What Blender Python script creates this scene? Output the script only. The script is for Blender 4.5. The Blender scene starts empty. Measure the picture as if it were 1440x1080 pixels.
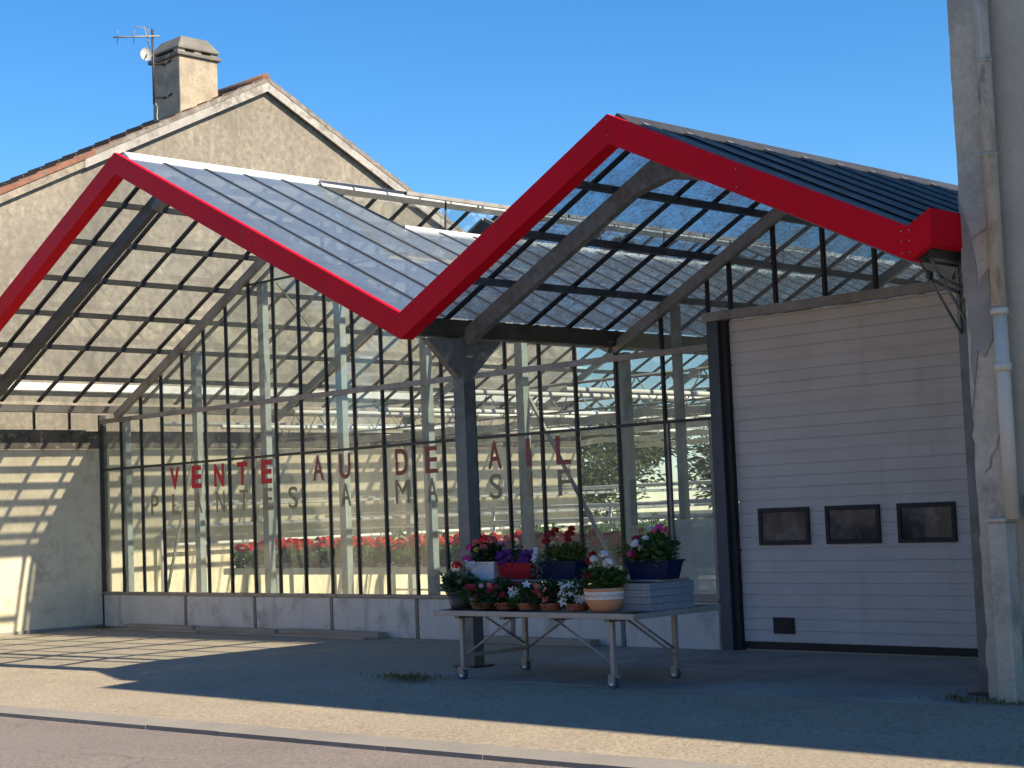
import bpy, bmesh, math, random
from mathutils import Vector, Matrix, Euler
R=math.radians
random.seed(7)
sc=bpy.context.scene
COL=sc.collection
# ------------------------------------------------------------------ camera
yaw,pitch,roll,FPX=-0.7802,0.0755,-0.0407,2341.8
fw=Vector((math.sin(yaw)*math.cos(pitch),math.cos(yaw)*math.cos(pitch),math.sin(pitch)))
rt=Vector((math.cos(yaw),-math.sin(yaw),0)); up=rt.cross(fw)
rr=rt*math.cos(roll)+up*math.sin(roll); uu=up*math.cos(roll)-rt*math.sin(roll)
cam=bpy.data.cameras.new('camera'); camo=bpy.data.objects.new('camera',cam); COL.objects.link(camo)
m=Matrix((rr,uu,-fw)).transposed().to_4x4(); m.translation=Vector((23.69,-14.46,1.6)); camo.matrix_world=m
cam.sensor_width=36; cam.lens=FPX/1440*36; cam.clip_end=2000; cam.clip_start=.1
sc.camera=camo
# ------------------------------------------------------------------ light
SUN=Vector((1.2,.25,1.0)).normalized()
w=bpy.data.worlds.new('World'); sc.world=w; w.use_nodes=True
nt=w.node_tree; bg=nt.nodes['Background']; sky=nt.nodes.new('ShaderNodeTexSky'); sky.sky_type='NISHITA'; sky.sun_disc=False
sky.sun_elevation=math.asin(SUN.z); sky.sun_rotation=math.atan2(SUN.x,SUN.y)
sky.air_density=1.0; sky.dust_density=.0; sky.ozone_density=5.0; sky.altitude=200
hs=nt.nodes.new('ShaderNodeHueSaturation'); hs.inputs['Saturation'].default_value=1.26; nt.links.new(sky.outputs[0],hs.inputs['Color']); nt.links.new(hs.outputs[0],bg.inputs[0]); bg.inputs[1].default_value=.099
sl=bpy.data.lights.new('sun','SUN'); sl.energy=5.0; sl.angle=R(.5); sl.color=(1,.86,.66)
so=bpy.data.objects.new('sun',sl); COL.objects.link(so); so.rotation_euler=SUN.to_track_quat('Z','Y').to_euler()
sc.view_settings.view_transform='Standard'; sc.view_settings.look='None'; sc.view_settings.gamma=1; sc.view_settings.exposure=.92
sc.render.engine='CYCLES'
sc.cycles.transparent_max_bounces=24; sc.cycles.max_bounces=8
sc.render.resolution_x=1024; sc.render.resolution_y=768

# ------------------------------------------------------------------ materials
def newmat(n):
    m=bpy.data.materials.new(n); m.use_nodes=True; m.node_tree.nodes.clear(); return m
def N(t,k,**kw):
    n=t.nodes.new('ShaderNode'+k)
    for a,b in kw.items(): setattr(n,a,b)
    return n
def ramp(t,src,stops):
    r=N(t,'ValToRGB'); e=r.color_ramp.elements
    while len(e)<len(stops): e.new(.5)
    for i,(p,c) in enumerate(stops):
        e[i].position=p; e[i].color=(c,c,c,1) if isinstance(c,(int,float)) else (*c,1)
    t.links.new(src,r.inputs[0]); return r.outputs[0]
def noise(t,scale,detail=6,rough=.6,vec=None,stretch=None):
    n=N(t,'TexNoise'); n.inputs['Scale'].default_value=scale; n.inputs['Detail'].default_value=detail; n.inputs['Roughness'].default_value=rough
    if vec is None:
        vec=N(t,'TexCoord').outputs['Object']
    if stretch:
        mp=N(t,'Mapping'); mp.inputs['Scale'].default_value=stretch; t.links.new(vec,mp.inputs[0]); vec=mp.outputs[0]
    t.links.new(vec,n.inputs['Vector']); return n.outputs['Fac']
def mix(t,fac,a,b,mode='MIX'):
    n=N(t,'Mix',data_type='RGBA',blend_type=mode)
    for i,v in ((6,a),(7,b)):
        if isinstance(v,tuple): n.inputs[i].default_value=(*v[:3],1)
        else: t.links.new(v,n.inputs[i])
    if isinstance(fac,(int,float)): n.inputs[0].default_value=fac
    else: t.links.new(fac,n.inputs[0])
    return n.outputs[2]
def mat(name,col,rough=.7,metal=0,var=.25,scale=3,stain=None,stain_scale=1.2,stain_amt=(.5,.7),bump=.0,bscale=60,speck=None,spec=.5,fine=None,stretch=None,coat=0):
    m=newmat(name); t=m.node_tree
    p=N(t,'BsdfPrincipled'); o=N(t,'OutputMaterial'); t.links.new(p.outputs[0],o.inputs[0])
    lo=tuple(max(0,c*(1-var)) for c in col); hi=tuple(min(1,c*(1+var*.6)) for c in col)
    c=ramp(t,noise(t,scale,stretch=stretch),[(.3,lo),(.7,hi)])
    if fine: # small-scale grain
        f=ramp(t,noise(t,fine[0],4,.7),[(.3,1-fine[1]),(.7,1+fine[1]*.4)])
        c=mix(t,1.0,c,f,'MULTIPLY')
    if stain:
        s=ramp(t,noise(t,stain_scale,8,.7,stretch=stretch),[(stain_amt[0],0.),(stain_amt[1],1.)])
        c=mix(t,s,c,stain)
    if speck:
        v=N(t,'TexVoronoi'); v.inputs['Scale'].default_value=speck[0]; t.links.new(N(t,'TexCoord').outputs['Object'],v.inputs['Vector'])
        s=ramp(t,v.outputs['Distance'],[(speck[1]*.6,1.),(speck[1],0.)])
        c=mix(t,s,c,speck[2])
    t.links.new(c,p.inputs['Base Color']); p.inputs['Roughness'].default_value=rough; p.inputs['Metallic'].default_value=metal
    p.inputs['Specular IOR Level'].default_value=spec; p.inputs['Coat Weight'].default_value=coat
    if bump:
        b=N(t,'Bump'); b.inputs['Strength'].default_value=bump; b.inputs['Distance'].default_value=.01
        t.links.new(noise(t,bscale,8,.7),b.inputs['Height']); t.links.new(b.outputs[0],p.inputs['Normal'])
    return m
def glassmat(name,tint=(.9,.95,.93),dirt=.15,dirtcol=(.5,.5,.45),scale=3,lo=.35,hi=.75,streak=None,rough=.015,fine=False,graze=1.8,pwr=4.5):
    m=newmat(name); t=m.node_tree
    lw=N(t,'LayerWeight'); lw.inputs['Blend'].default_value=.5
    pw=N(t,'Math',operation='POWER'); t.links.new(lw.outputs['Facing'],pw.inputs[0]); pw.inputs[1].default_value=pwr
    mu=N(t,'Math',operation='MULTIPLY_ADD'); t.links.new(pw.outputs[0],mu.inputs[0]); mu.inputs[1].default_value=.9; mu.inputs[2].default_value=.07
    tr=N(t,'BsdfTransparent'); tr.inputs[0].default_value=(*tint,1)
    gl=N(t,'BsdfGlossy'); gl.inputs['Roughness'].default_value=rough; gl.inputs[0].default_value=(.95,.97,1,1)
    mx=N(t,'MixShader'); t.links.new(mu.outputs[0],mx.inputs[0]); t.links.new(tr.outputs[0],mx.inputs[1]); t.links.new(gl.outputs[0],mx.inputs[2])
    df=N(t,'BsdfDiffuse'); df.inputs[0].default_value=(*dirtcol,1)
    tl=N(t,'BsdfTranslucent'); tl.inputs[0].default_value=(*dirtcol,1)
    md=N(t,'MixShader'); md.inputs[0].default_value=.5; t.links.new(df.outputs[0],md.inputs[1]); t.links.new(tl.outputs[0],md.inputs[2])
    n1=ramp(t,noise(t,scale,8,.75,stretch=streak),[(lo,dirt*.35),(hi,dirt*1.6)])
    if fine:
        n2=ramp(t,noise(t,28,5,.8),[(.47,0.),(.68,.55)])
        a=N(t,'Math',operation='ADD',use_clamp=True); t.links.new(n1,a.inputs[0]); t.links.new(n2,a.inputs[1]); n1=a.outputs[0]
    # a dirt film blocks more the more obliquely light crosses it
    g=N(t,'Math',operation='POWER'); t.links.new(lw.outputs['Facing'],g.inputs[0]); g.inputs[1].default_value=6
    g2=N(t,'Math',operation='MULTIPLY_ADD',use_clamp=True); t.links.new(g.outputs[0],g2.inputs[0]); g2.inputs[1].default_value=graze; t.links.new(n1,g2.inputs[2]); n1=g2.outputs[0]
    m2=N(t,'MixShader'); t.links.new(n1,m2.inputs[0]); t.links.new(mx.outputs[0],m2.inputs[1]); t.links.new(md.outputs[0],m2.inputs[2])
    o=N(t,'OutputMaterial'); t.links.new(m2.outputs[0],o.inputs[0]); return m
def leafmat(name,c1,c2,scale=9,trans=.35):
    m=newmat(name); t=m.node_tree
    c=ramp(t,noise(t,scale,3),[(.35,c1),(.65,c2)])
    p=N(t,'BsdfPrincipled'); p.inputs['Roughness'].default_value=.55; t.links.new(c,p.inputs['Base Color'])
    tl=N(t,'BsdfTranslucent'); t.links.new(c,tl.inputs[0])
    mx=N(t,'MixShader'); mx.inputs[0].default_value=trans; t.links.new(p.outputs[0],mx.inputs[1]); t.links.new(tl.outputs[0],mx.inputs[2])
    o=N(t,'OutputMaterial'); t.links.new(mx.outputs[0],o.inputs[0]); return m
M={}
M['red']=mat('red_paint',(.64,.0015,.014),.5,var=.05,scale=1.2,spec=.12,stain=(.55,.0015,.014),stain_scale=.8)
M['steel']=mat('galvanised_steel',(.25,.25,.24),.5,.35,var=.3,scale=14,stain=(.13,.12,.10),stain_scale=3)
M['dark']=mat('dark_bar',(.022,.022,.024),.5,0,var=.3,scale=9)
M['darksteel']=mat('dark_steel',(.05,.05,.048),.5,.1,var=.3,scale=7,stain=(.035,.03,.025))
M['jamb']=mat('jamb_paint',(.06,.08,.105),.45,var=.2,scale=4)
M['alu']=mat('weathered_aluminium',(.34,.32,.29),.55,.2,var=.25,scale=10,stain=(.16,.13,.10),stain_scale=5)
M['white_alu']=mat('pale_aluminium',(.75,.75,.74),.35,.0,var=.08,scale=4,stain=(.55,.5,.45),stain_scale=6)
M['post']=mat('greenish_galvanised',(.30,.35,.34),.5,.2,var=.2,scale=8,stain=(.22,.23,.21),stain_scale=3)
M['column']=mat('column_paint',(.17,.18,.175),.5,.2,var=.2,scale=6,stain=(.09,.085,.07),stain_scale=2.5,bump=.1)
M['darkrafter']=mat('dark_rafter',(.085,.085,.08),.5,.1,var=.25,scale=5,stain=(.05,.045,.04))
M['door']=mat('door_grey',(.66,.635,.60),.5,var=.10,scale=1.5,stain=(.55,.53,.50),stain_scale=1.7,stain_amt=(.5,.8),stretch=(1,1,2.5),fine=(40,.05))
M['seam']=mat('seam_strip',(.34,.31,.28),.8,var=.2,scale=6,spec=.2)
M['rubber']=mat('black_rubber',(.02,.02,.022),.6,var=.2)
M['plinth']=mat('plinth_concrete',(.72,.70,.64),.8,var=.12,scale=2,stain=(.30,.28,.26),stain_scale=2.2,stain_amt=(.52,.75),speck=(4.2,.06,(.07,.06,.055)),fine=(60,.1))
M['cream']=mat('cream_plaster',(.82,.73,.53),.85,var=.14,scale=1.6,stain=(.52,.43,.28),stain_scale=2.4,stain_amt=(.52,.74),bump=.35,bscale=18,fine=(22,.12))
M['creamdark']=mat('mould_band',(.16,.14,.12),.9,var=.5,scale=5,stain=(.5,.46,.38),stain_scale=7,stain_amt=(.55,.68),bump=.35,bscale=18)
M['gable']=mat('roughcast_render',(.30,.265,.21),.92,var=.18,scale=.7,stain=(.17,.15,.125),stain_scale=.8,stain_amt=(.46,.72),bump=.8,bscale=14,fine=(9,.42),stretch=(1,1,.7))
def streaks(mt,colr,sc,thr,axis=(3.0,3.0,.25)):
    t=mt.node_tree; p=[n for n in t.nodes if n.type=='BSDF_PRINCIPLED'][0]; src=p.inputs['Base Color'].links[0].from_socket
    f=ramp(t,noise(t,sc,6,.65,stretch=axis),[(thr,0.),(thr+.16,.75)]); t.links.new(mix(t,f,src,colr),p.inputs['Base Color'])
streaks(M['red'],(.52,.0015,.012),.5,.5)
streaks(M['gable'],(.15,.135,.11),.55,.54)
streaks(M['plinth'],(.40,.38,.33),1.6,.55)
streaks(M['cream'],(.52,.45,.33),.9,.56)
streaks(M['door'],(.54,.515,.48),.9,.55,(2.2,2.2,.3))
M['chimney']=mat('chimney_render',(.44,.37,.27),.9,var=.25,scale=2,stain=(.16,.15,.13),stain_scale=2.2,stain_amt=(.48,.75),bump=.4,bscale=20,fine=(20,.2))
M['chimcap']=mat('chimney_cap',(.17,.16,.14),.9,var=.3,scale=4,stain=(.45,.38,.12),stain_scale=2.5,stain_amt=(.6,.66),bump=.4)
M['tile']=mat('clay_tile',(.20,.10,.065),.85,var=.4,scale=5,stain=(.13,.115,.10),stain_scale=1.8,stain_amt=(.42,.6),bump=.4)
M['vergegrey']=mat('lichen_tile',(.20,.17,.145),.9,var=.35,scale=6,stain=(.30,.28,.25),stain_scale=5,stain_amt=(.48,.66),bump=.5)
M['vergeorange']=mat('orange_tile',(.27,.115,.07),.9,var=.35,scale=5,stain=(.17,.12,.10),stain_scale=4,stain_amt=(.5,.65),bump=.5)
M['barge']=mat('peeling_white_board',(.36,.34,.31),.8,var=.2,scale=3,stain=(.22,.19,.165),stain_scale=4,stain_amt=(.5,.6),stretch=(1,1,1))
M['rbuild']=mat('grey_render',(.56,.50,.39),.9,var=.1,scale=1,stain=(.42,.38,.30),stain_scale=.9,stain_amt=(.45,.75),bump=.3,bscale=30,fine=(35,.12))
streaks(M['rbuild'],(.36,.33,.26),.8,.55)
M['pilaster']=mat('worn_plaster',(.56,.50,.39),.9,var=.15,scale=3,stain=(.33,.29,.235),stain_scale=2.0,stain_amt=(.52,.66),bump=.5,bscale=14,fine=(25,.2))
M['patch']=mat('cement_patch',(.34,.31,.27),.95,var=.2,scale=5,bump=.5,bscale=20)
M['pvc']=mat('white_pvc',(.64,.58,.46),.45,var=.06,scale=4,stain=(.6,.58,.54),stain_scale=3)
M['zinc']=mat('old_zinc',(.50,.45,.36),.7,.0,var=.2,scale=5,stain=(.2,.18,.14),stain_scale=5,stain_amt=(.5,.65),stretch=(1,1,.4))
M['blue']=mat('blue_grey_paint',(.16,.22,.29),.6,var=.15,scale=2,stain=(.1,.14,.19))
M['asphalt']=mat('pavement_asphalt',(.42,.355,.26),.9,var=.15,scale=1.1,stain=(.30,.265,.205),stain_scale=.55,stain_amt=(.5,.72),bump=1.0,bscale=50,fine=(30,.5))
def cracks(mt,scale,width,dark,thr=.5,coarse=None):
    t=mt.node_tree; p=[n for n in t.nodes if n.type=='BSDF_PRINCIPLED'][0]; src=p.inputs['Base Color'].links[0].from_socket
    tc=N(t,'TexCoord'); nz=N(t,'TexNoise'); nz.inputs['Scale'].default_value=1.5; nz.inputs['Detail'].default_value=5; t.links.new(tc.outputs['Object'],nz.inputs['Vector'])
    ad=N(t,'Mix',data_type='RGBA',blend_type='LINEAR_LIGHT'); ad.inputs[0].default_value=.35; t.links.new(tc.outputs['Object'],ad.inputs[6]); t.links.new(nz.outputs['Color'],ad.inputs[7])
    v=N(t,'TexVoronoi',feature='DISTANCE_TO_EDGE'); v.inputs['Scale'].default_value=scale; t.links.new(ad.outputs[2],v.inputs['Vector'])
    cr=ramp(t,v.outputs['Distance'],[(width*.4,1.),(width,0.)])
    g=ramp(t,noise(t,.45,4),[(thr,0.),(thr+.08,1.)])
    f=mix(t,1.0,cr,g,'MULTIPLY'); c=mix(t,f,src,dark)
    if coarse:
        q=ramp(t,noise(t,coarse,3,.6),[(.60,0.),(.72,.55)]); c=mix(t,q,c,dark)
    t.links.new(c,p.inputs['Base Color'])
cracks(M['asphalt'],.45,.007,(.21,.18,.14),.52,coarse=9)
M['slab']=mat('apron_concrete',(.36,.335,.29),.8,var=.15,scale=1.3,stain=(.14,.145,.145),stain_scale=.8,stain_amt=(.45,.75),bump=.15,bscale=60,fine=(60,.12))
M['road']=mat('road_surface',(.255,.215,.195),.9,var=.14,scale=.8,stain=(.21,.18,.165),stain_scale=.5,bump=.9,bscale=60,fine=(30,.5))
cracks(M['slab'],.30,.005,(.22,.20,.18),.5,coarse=5)
cracks(M['road'],.35,.008,(.12,.105,.09),.5,coarse=14)
M['kerb']=mat('kerb_stone',(.27,.25,.22),.9,var=.15,scale=1.4,bump=.3,fine=(50,.2))
M['grassland']=mat('far_ground',(.10,.11,.06),.95,var=.3,scale=.3)
M['floor']=mat('greenhouse_floor',(.55,.52,.43),.9,var=.2,scale=1)
M['wood']=mat('weathered_plank',(.40,.34,.27),.85,var=.3,scale=3,stretch=(.3,6,6),bump=.3)
M['tablealu']=mat('table_aluminium',(.36,.345,.32),.45,.3,var=.15,scale=6)
M['benchalu']=mat('bench_aluminium',(.62,.62,.60),.4,.3,var=.1,scale=6)
M['tray']=mat('grey_crate_plastic',(.24,.29,.34),.55,var=.1,scale=8)
M['pipe']=mat('white_pipe',(.82,.81,.75),.4,var=.05,scale=4)
M['terracotta']=mat('terracotta',(.36,.13,.075),.8,var=.12,scale=9)
M['terra_lt']=mat('pale_terracotta',(.62,.30,.15),.75,var=.08,scale=6)
M['whiteband']=mat('white_glaze',(.72,.70,.64),.6,var=.05)
M['darkpot']=mat('dark_grey_pot',(.05,.05,.05),.5,var=.2)
M['navy']=mat('navy_plastic',(.008,.017,.06),.55,var=.1,spec=.15)
M['redplastic']=mat('red_plastic',(.32,.004,.025),.5,var=.1,spec=.2)
M['whiteplastic']=mat('white_plastic',(.70,.73,.80),.45,var=.04)
M['soil']=mat('potting_soil',(.03,.02,.015),.95)
M['caster']=mat('caster_blue',(.035,.10,.17),.4,var=.1)
M['trunk']=mat('bark',(.12,.09,.06),.9,var=.3,scale=6,bump=.4)
M['screen']=mat('shade_cloth',(.66,.64,.50),.8,var=.2,scale=4)
M['dish']=mat('dish_white',(.42,.42,.38),.5,var=.05)
M['leaf']=leafmat('leaf_green',(.04,.10,.03),(.09,.20,.05))
M['leafint']=leafmat('geranium_leaf',(.06,.16,.04),(.15,.30,.09))
M['leafdark']=leafmat('leaf_dark',(.02,.055,.022),(.055,.12,.04))
M['leafgrey']=leafmat('leaf_silver',(.12,.17,.12),(.26,.32,.24))
M['leafyel']=leafmat('leaf_coleus',(.20,.20,.03),(.10,.13,.03),20)
M['treeleaf']=leafmat('tree_leaf',(.09,.13,.05),(.19,.25,.11),3)
M['weed']=leafmat('weed',(.10,.12,.04),(.26,.22,.09),9)
for n,c in dict(fred=(.80,.02,.02),fdred=(.36,.006,.015),fpink=(.85,.05,.36),fpurple=(.13,.015,.20),fwhite=(.85,.86,.88),fcoral=(.75,.16,.13),fyellow=(.75,.62,.12),flpink=(.75,.35,.42)).items():
    M[n]=leafmat('petal_'+n,tuple(x*.8 for x in c),c,30,.25)
M['lred']=mat('red_letter',(.55,.006,.025),.5,var=.04)
M['lred2']=mat('faded_red_letter',(.30,.05,.045),.5,var=.04)
M['lolive']=mat('olive_letter',(.30,.255,.15),.6,var=.08)
M['gfront']=glassmat('front_glass',(.88,.94,.90),.26,(.56,.56,.48),.9,.3,.8,graze=4.0)
M['groof']=glassmat('roof_glass',(.93,.97,.96),.085,(.31,.38,.45),1.4,.35,.7,streak=(1,1,1),pwr=3.4,graze=1.4)  # dirt film tinted blue: reflected sky is put into its colour
M['gdirty']=glassmat('dirty_roof_glass',(.58,.70,.78),.40,(.13,.14,.15),5,.35,.7,fine=True,graze=2.6)
M['gdark']=glassmat('dark_roof_panel',(.06,.07,.08),.5,(.012,.013,.018),3,.3,.7,rough=.35,pwr=9)  # near-black panel with little transmission for the right-hand slope
M['gmilk']=glassmat('milky_panel',(.75,.8,.76),.75,(.55,.60,.56),1.2,.2,.7)
M['gdoor']=glassmat('door_window',(.45,.42,.42),.25,(.3,.27,.25),3)

# ------------------------------------------------------------------ mesh helpers
class MB:
    def __init__(s): s.bm=bmesh.new()
    def box(s,x0,x1,y0,y1,z0,z1,bev=0):
        r=bmesh.ops.create_cube(s.bm,size=1)['verts']
        for v in r: v.co=Vector(((x0+x1)/2+v.co.x*(x1-x0),(y0+y1)/2+v.co.y*(y1-y0),(z0+z1)/2+v.co.z*(z1-z0)))
        if bev:
            es=list({e for v in r for e in v.link_edges}); bmesh.ops.bevel(s.bm,geom=es,offset=bev,segments=1,affect='EDGES')
        return s
    def bar(s,a,b,w,h,upv=(0,0,1)):
        a=Vector(a);b=Vector(b);d=(b-a);L=d.length
        if L<1e-5: return s
        d/=L;sd=d.cross(Vector(upv))
        if sd.length<1e-4: sd=Vector((1,0,0))
        sd.normalize();u=sd.cross(d)
        vs=[]
        for P in (a,b):
            for i,j in ((-1,-1),(1,-1),(1,1),(-1,1)): vs.append(s.bm.verts.new(P+sd*(i*w/2)+u*(j*h/2)))
        f=s.bm.faces.new
        f(vs[3::-1]);f(vs[4:8])
        for i in range(4): f((vs[i],vs[(i+1)%4],vs[4+(i+1)%4],vs[4+i]))
        return s
    def tube(s,pts,r,n=10,caps=True):
        pts=[Vector(p) for p in pts]; rings=[]
        for i,p in enumerate(pts):
            d=(pts[min(i+1,len(pts)-1)]-pts[max(i-1,0)]).normalized()
            a=d.cross(Vector((0,0,1)))
            if a.length<.05: a=d.cross(Vector((1,0,0)))
            a.normalize();b=d.cross(a); rad=r[i] if isinstance(r,(list,tuple)) else r
            rings.append([s.bm.verts.new(p+(a*math.cos(t*2*math.pi/n)+b*math.sin(t*2*math.pi/n))*rad) for t in range(n)])
        for A,B in zip(rings,rings[1:]):
            for t in range(n):
                fc=s.bm.faces.new((A[t],A[(t+1)%n],B[(t+1)%n],B[t])); fc.smooth=True
        if caps: s.bm.faces.new(rings[0][::-1]); s.bm.faces.new(rings[-1])
        return s
    def lathe(s,c,prof,n=28,sx=1,sy=1):
        c=Vector(c); rings=[[s.bm.verts.new(c+Vector((math.cos(t*2*math.pi/n)*r*sx,math.sin(t*2*math.pi/n)*r*sy,z))) for t in range(n)] for r,z in prof]
        for A,B in zip(rings,rings[1:]):
            for t in range(n):
                fc=s.bm.faces.new((A[t],A[(t+1)%n],B[(t+1)%n],B[t])); fc.smooth=True
        return s
    def quad(s,*p): s.bm.faces.new([s.bm.verts.new(Vector(q)) for q in p]); return s
    def prism(s,poly,d):  # extrude polygon (3D pts) by vector d
        d=Vector(d);A=[s.bm.verts.new(Vector(p)) for p in poly];B=[s.bm.verts.new(Vector(p)+d) for p in poly];n=len(A)
        s.bm.faces.new(A[::-1]);s.bm.faces.new(B)
        for i in range(n): s.bm.faces.new((A[i],A[(i+1)%n],B[(i+1)%n],B[i]))
        return s
    def build(s,name,mt,parent=None,recalc=False):
        if recalc: bmesh.ops.recalc_face_normals(s.bm,faces=s.bm.faces)
        me=bpy.data.meshes.new(name)
        if parent is not None:
            off=parent.matrix_world.translation if False else Vector(ORG.get(parent.name,(0,0,0)))
            bmesh.ops.translate(s.bm,verts=s.bm.verts,vec=-off)
        s.bm.to_mesh(me); s.bm.free(); me.materials.append(M[mt] if isinstance(mt,str) else mt)
        o=bpy.data.objects.new(name,me); COL.objects.link(o)
        if parent is not None:
            o.parent=parent; ORG[o.name]=ORG.get(parent.name,(0,0,0))
        return o
ORG={}
def tag(o,label=None,cat=None,group=None,kind=None):
    if label:o['label']=label
    if cat:o['category']=cat
    if group:o['group']=group
    if kind:o['kind']=kind
    return o
def thing(name,label,cat,loc=(0,0,0),group=None):
    o=bpy.data.objects.new(name,None); COL.objects.link(o); o.location=loc; o.empty_display_size=.2; ORG[o.name]=loc
    return tag(o,label,cat,group)
def copytree(o,loc=None,rot=None,parent=None,scale=None):
    c=o.copy(); COL.objects.link(c)
    if parent is not None: c.parent=parent
    if loc is not None: c.location=loc
    if rot is not None: c.rotation_euler=(0,0,rot)
    if scale is not None: c.scale=(scale,)*3
    for ch in o.children: copytree(ch,parent=c)
    return c
rnd=random.uniform

# ------------------------------------------------------------------ setting
ky=lambda x:-6.18+.055*(x-8.1)
ZR=-.175; ZK=lambda x:.05*(ky(x)+3.4)
def sheet(name,mt,rows,x0,x1,n=40):
    b=MB(); g=[[b.bm.verts.new((x0+(x1-x0)*i/n,fy(x0+(x1-x0)*i/n),fz(x0+(x1-x0)*i/n))) for i in range(n+1)] for fy,fz in rows]
    for A,B in zip(g,g[1:]):
        for i in range(n): b.bm.faces.new((A[i],A[i+1],B[i+1],B[i]))
    return tag(b.build(name,mt),kind='structure')
b=MB(); b.quad((-300,-300,-.25),(300,-300,-.25),(300,300,-.25),(-300,300,-.25)); tag(b.build('ground','grassland'),kind='structure')
sheet('road','road',[(lambda x:ky(x)-8.2,lambda x:ZR),(lambda x:ky(x)-4,lambda x:ZR+.06),(lambda x:ky(x)-.30,lambda x:ZK(x)-.045)],-60,80)
sheet('far_pavement','asphalt',[(lambda x:ky(x)-12,lambda x:-.03),(lambda x:ky(x)-8.2,lambda x:-.05),(lambda x:ky(x)-8.2,lambda x:ZR)],-60,80)
sheet('pavement','asphalt',[(lambda x:ky(x)-.005,lambda x:ZK(x)-.1),(lambda x:ky(x),ZK),(lambda x:-3.4,lambda x:0),(lambda x:0,lambda x:0)],-60,80)
b=MB(); b.box(-.3,17.2,.01,20,-.1,-.004); tag(b.build('greenhouse_floor','floor'),kind='structure')
b=MB(); b.prism([(11.2,-3.44,-.05),(17.16,-3.14,-.05),(17.16,0,-.05),(11.2,0,-.05)],(0,0,.055)); tag(b.build('concrete_apron','slab',recalc=True),kind='structure')
b=MB(); x=-60.
while x<80:
    L=1.0; j=rnd(-.004,.004); k=rnd(-.002,.002)
    a0,a1=x+.002,x+L-.002
    lo=[(a0,ky(a0)-.34+j,-.22),(a1,ky(a1)-.34+j,-.22),(a1,ky(a1)-.007,-.22),(a0,ky(a0)-.007,-.22)]
    A=[b.bm.verts.new(p) for p in lo]
    B=[b.bm.verts.new((p[0],p[1]+(.015 if q<2 else 0),ZK(p[0])+.004+k-(.013 if q<2 else 0))) for q,p in enumerate(lo)]
    b.bm.faces.new(B)
    for q in range(4): b.bm.faces.new((A[q],A[(q+1)%4],B[(q+1)%4],B[q]))
    x+=L
tag(b.build('kerb','kerb',recalc=True),kind='structure')

# ------------------------------------------------------------------ greenhouse
AP1=(5.86,6.22); VL=(.51,3.55); V1=(11.1,3.62); AP2=(14.0,5.09); V2=(16.99,3.61)
YF=-3.25; YB=16.0
def roofz(X,dz=0):
    if X<=AP1[0]: z=AP1[1]-.4965*(AP1[0]-X)
    elif X<=V1[0]: z=AP1[1]-.4965*(X-AP1[0])
    elif X<=AP2[0]: z=AP2[1]-.505*(AP2[0]-X)
    else: z=AP2[1]-.498*(X-AP2[0])
    return z-dz
GH=thing('greenhouse','glazed garden centre greenhouse with two pitched glass roofs edged in red','greenhouse',(8.5,0,0))
bars=[-2.66+.62*k for k in range(0,31)]
slopes=[(VL[0],AP1[0],'groof','left'),(AP1[0],V1[0],'groof',''),(V1[0],AP2[0],'gdirty',''),(AP2[0],V2[0],'gdark','')]
VY0,VY1,VX1=-.18,9.12,7.7   # vent opening on second slope
for si,(xa,xb,gm,_) in enumerate(slopes):
    b=MB(); ys=[YF]+bars+[YB]
    for y0,y1 in zip(ys,ys[1:]):
        if si==1 and y0>=VY0-.01 and y1<=VY1+.01: segs=[(VX1,xb)]
        else: segs=[(xa,xb)]
        for x0,x1 in segs:
            j=rnd(-.004,.004)
            n=7 if si<2 else 4
            for q in range(n):
                p0=x0+(x1-x0)*q/n; p1=x0+(x1-x0)*(q+1)/n
                k=[rnd(-.002,.002) for _ in range(4)]
                b.quad((p0+.001,y0,roofz(p0+.001)+k[0]),(p1-.001,y0,roofz(p1-.001)+k[1]),(p1-.001,y1,roofz(p1-.001)+k[2]),(p0+.001,y1,roofz(p0+.001)+k[3]))
    gname=gm
    o=b.build('roof_glazing',gname,GH)
    # glazing bars
    far=MB()
    up=(0,1,0)
    for i,y in enumerate(bars):
        x0=VX1 if (si==1 and VY0+.1<y<VY1-.1) else xa
        tb=far if y>6 else MB()
        wd=.030
        tb.bar((x0+.01,y,roofz(x0+.01)-.008),(xb-.01,y,roofz(xb-.01)-.008),wd,.058,up)
        if si==3: # pale capping strip on the dark side
            if y<=6: pass
        if y<=6: tb.build('glazing_bar','dark',GH)
    o=far.build('glazing_bar','dark',GH); tag(o,kind='stuff')
    # purlins
    npl=7 if si<2 else 4
    for k in range(0,npl+1):
        xx=xa+(xb-xa)*k/npl
        if abs(xx-AP1[0])<.01 or abs(xx-AP2[0])<.01: continue
        if k in (0,npl) and si in(1,2,3) : 
            if abs(xx-V1[0])<.02 or abs(xx-V2[0])<.02: continue
        if si==1 and xx<VX1-.2: 
            b=MB(); b.box(xx-.03,xx+.03,YF+.07,-.2,roofz(xx)-.13,roofz(xx)-.06)
            b.build('purlin','darksteel',GH); continue
        b=MB(); b.box(xx-.028,xx+.028,YF+.07,YB,roofz(xx)-.125,roofz(xx)-.055)
        b.build('purlin','darksteel' if si<2 else 'jamb',GH)
# pale cover strips along the dark slope: standing seams
for k in range(9):
    yy=YF+.28+.62*k
    MB().bar((AP2[0]+.13,yy,roofz(AP2[0]+.13)+.008),(V2[0]-.04,yy,roofz(V2[0]-.04)+.012),.035,.05,(0,1,0)).build('roof_seam','seam',GH)
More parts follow.
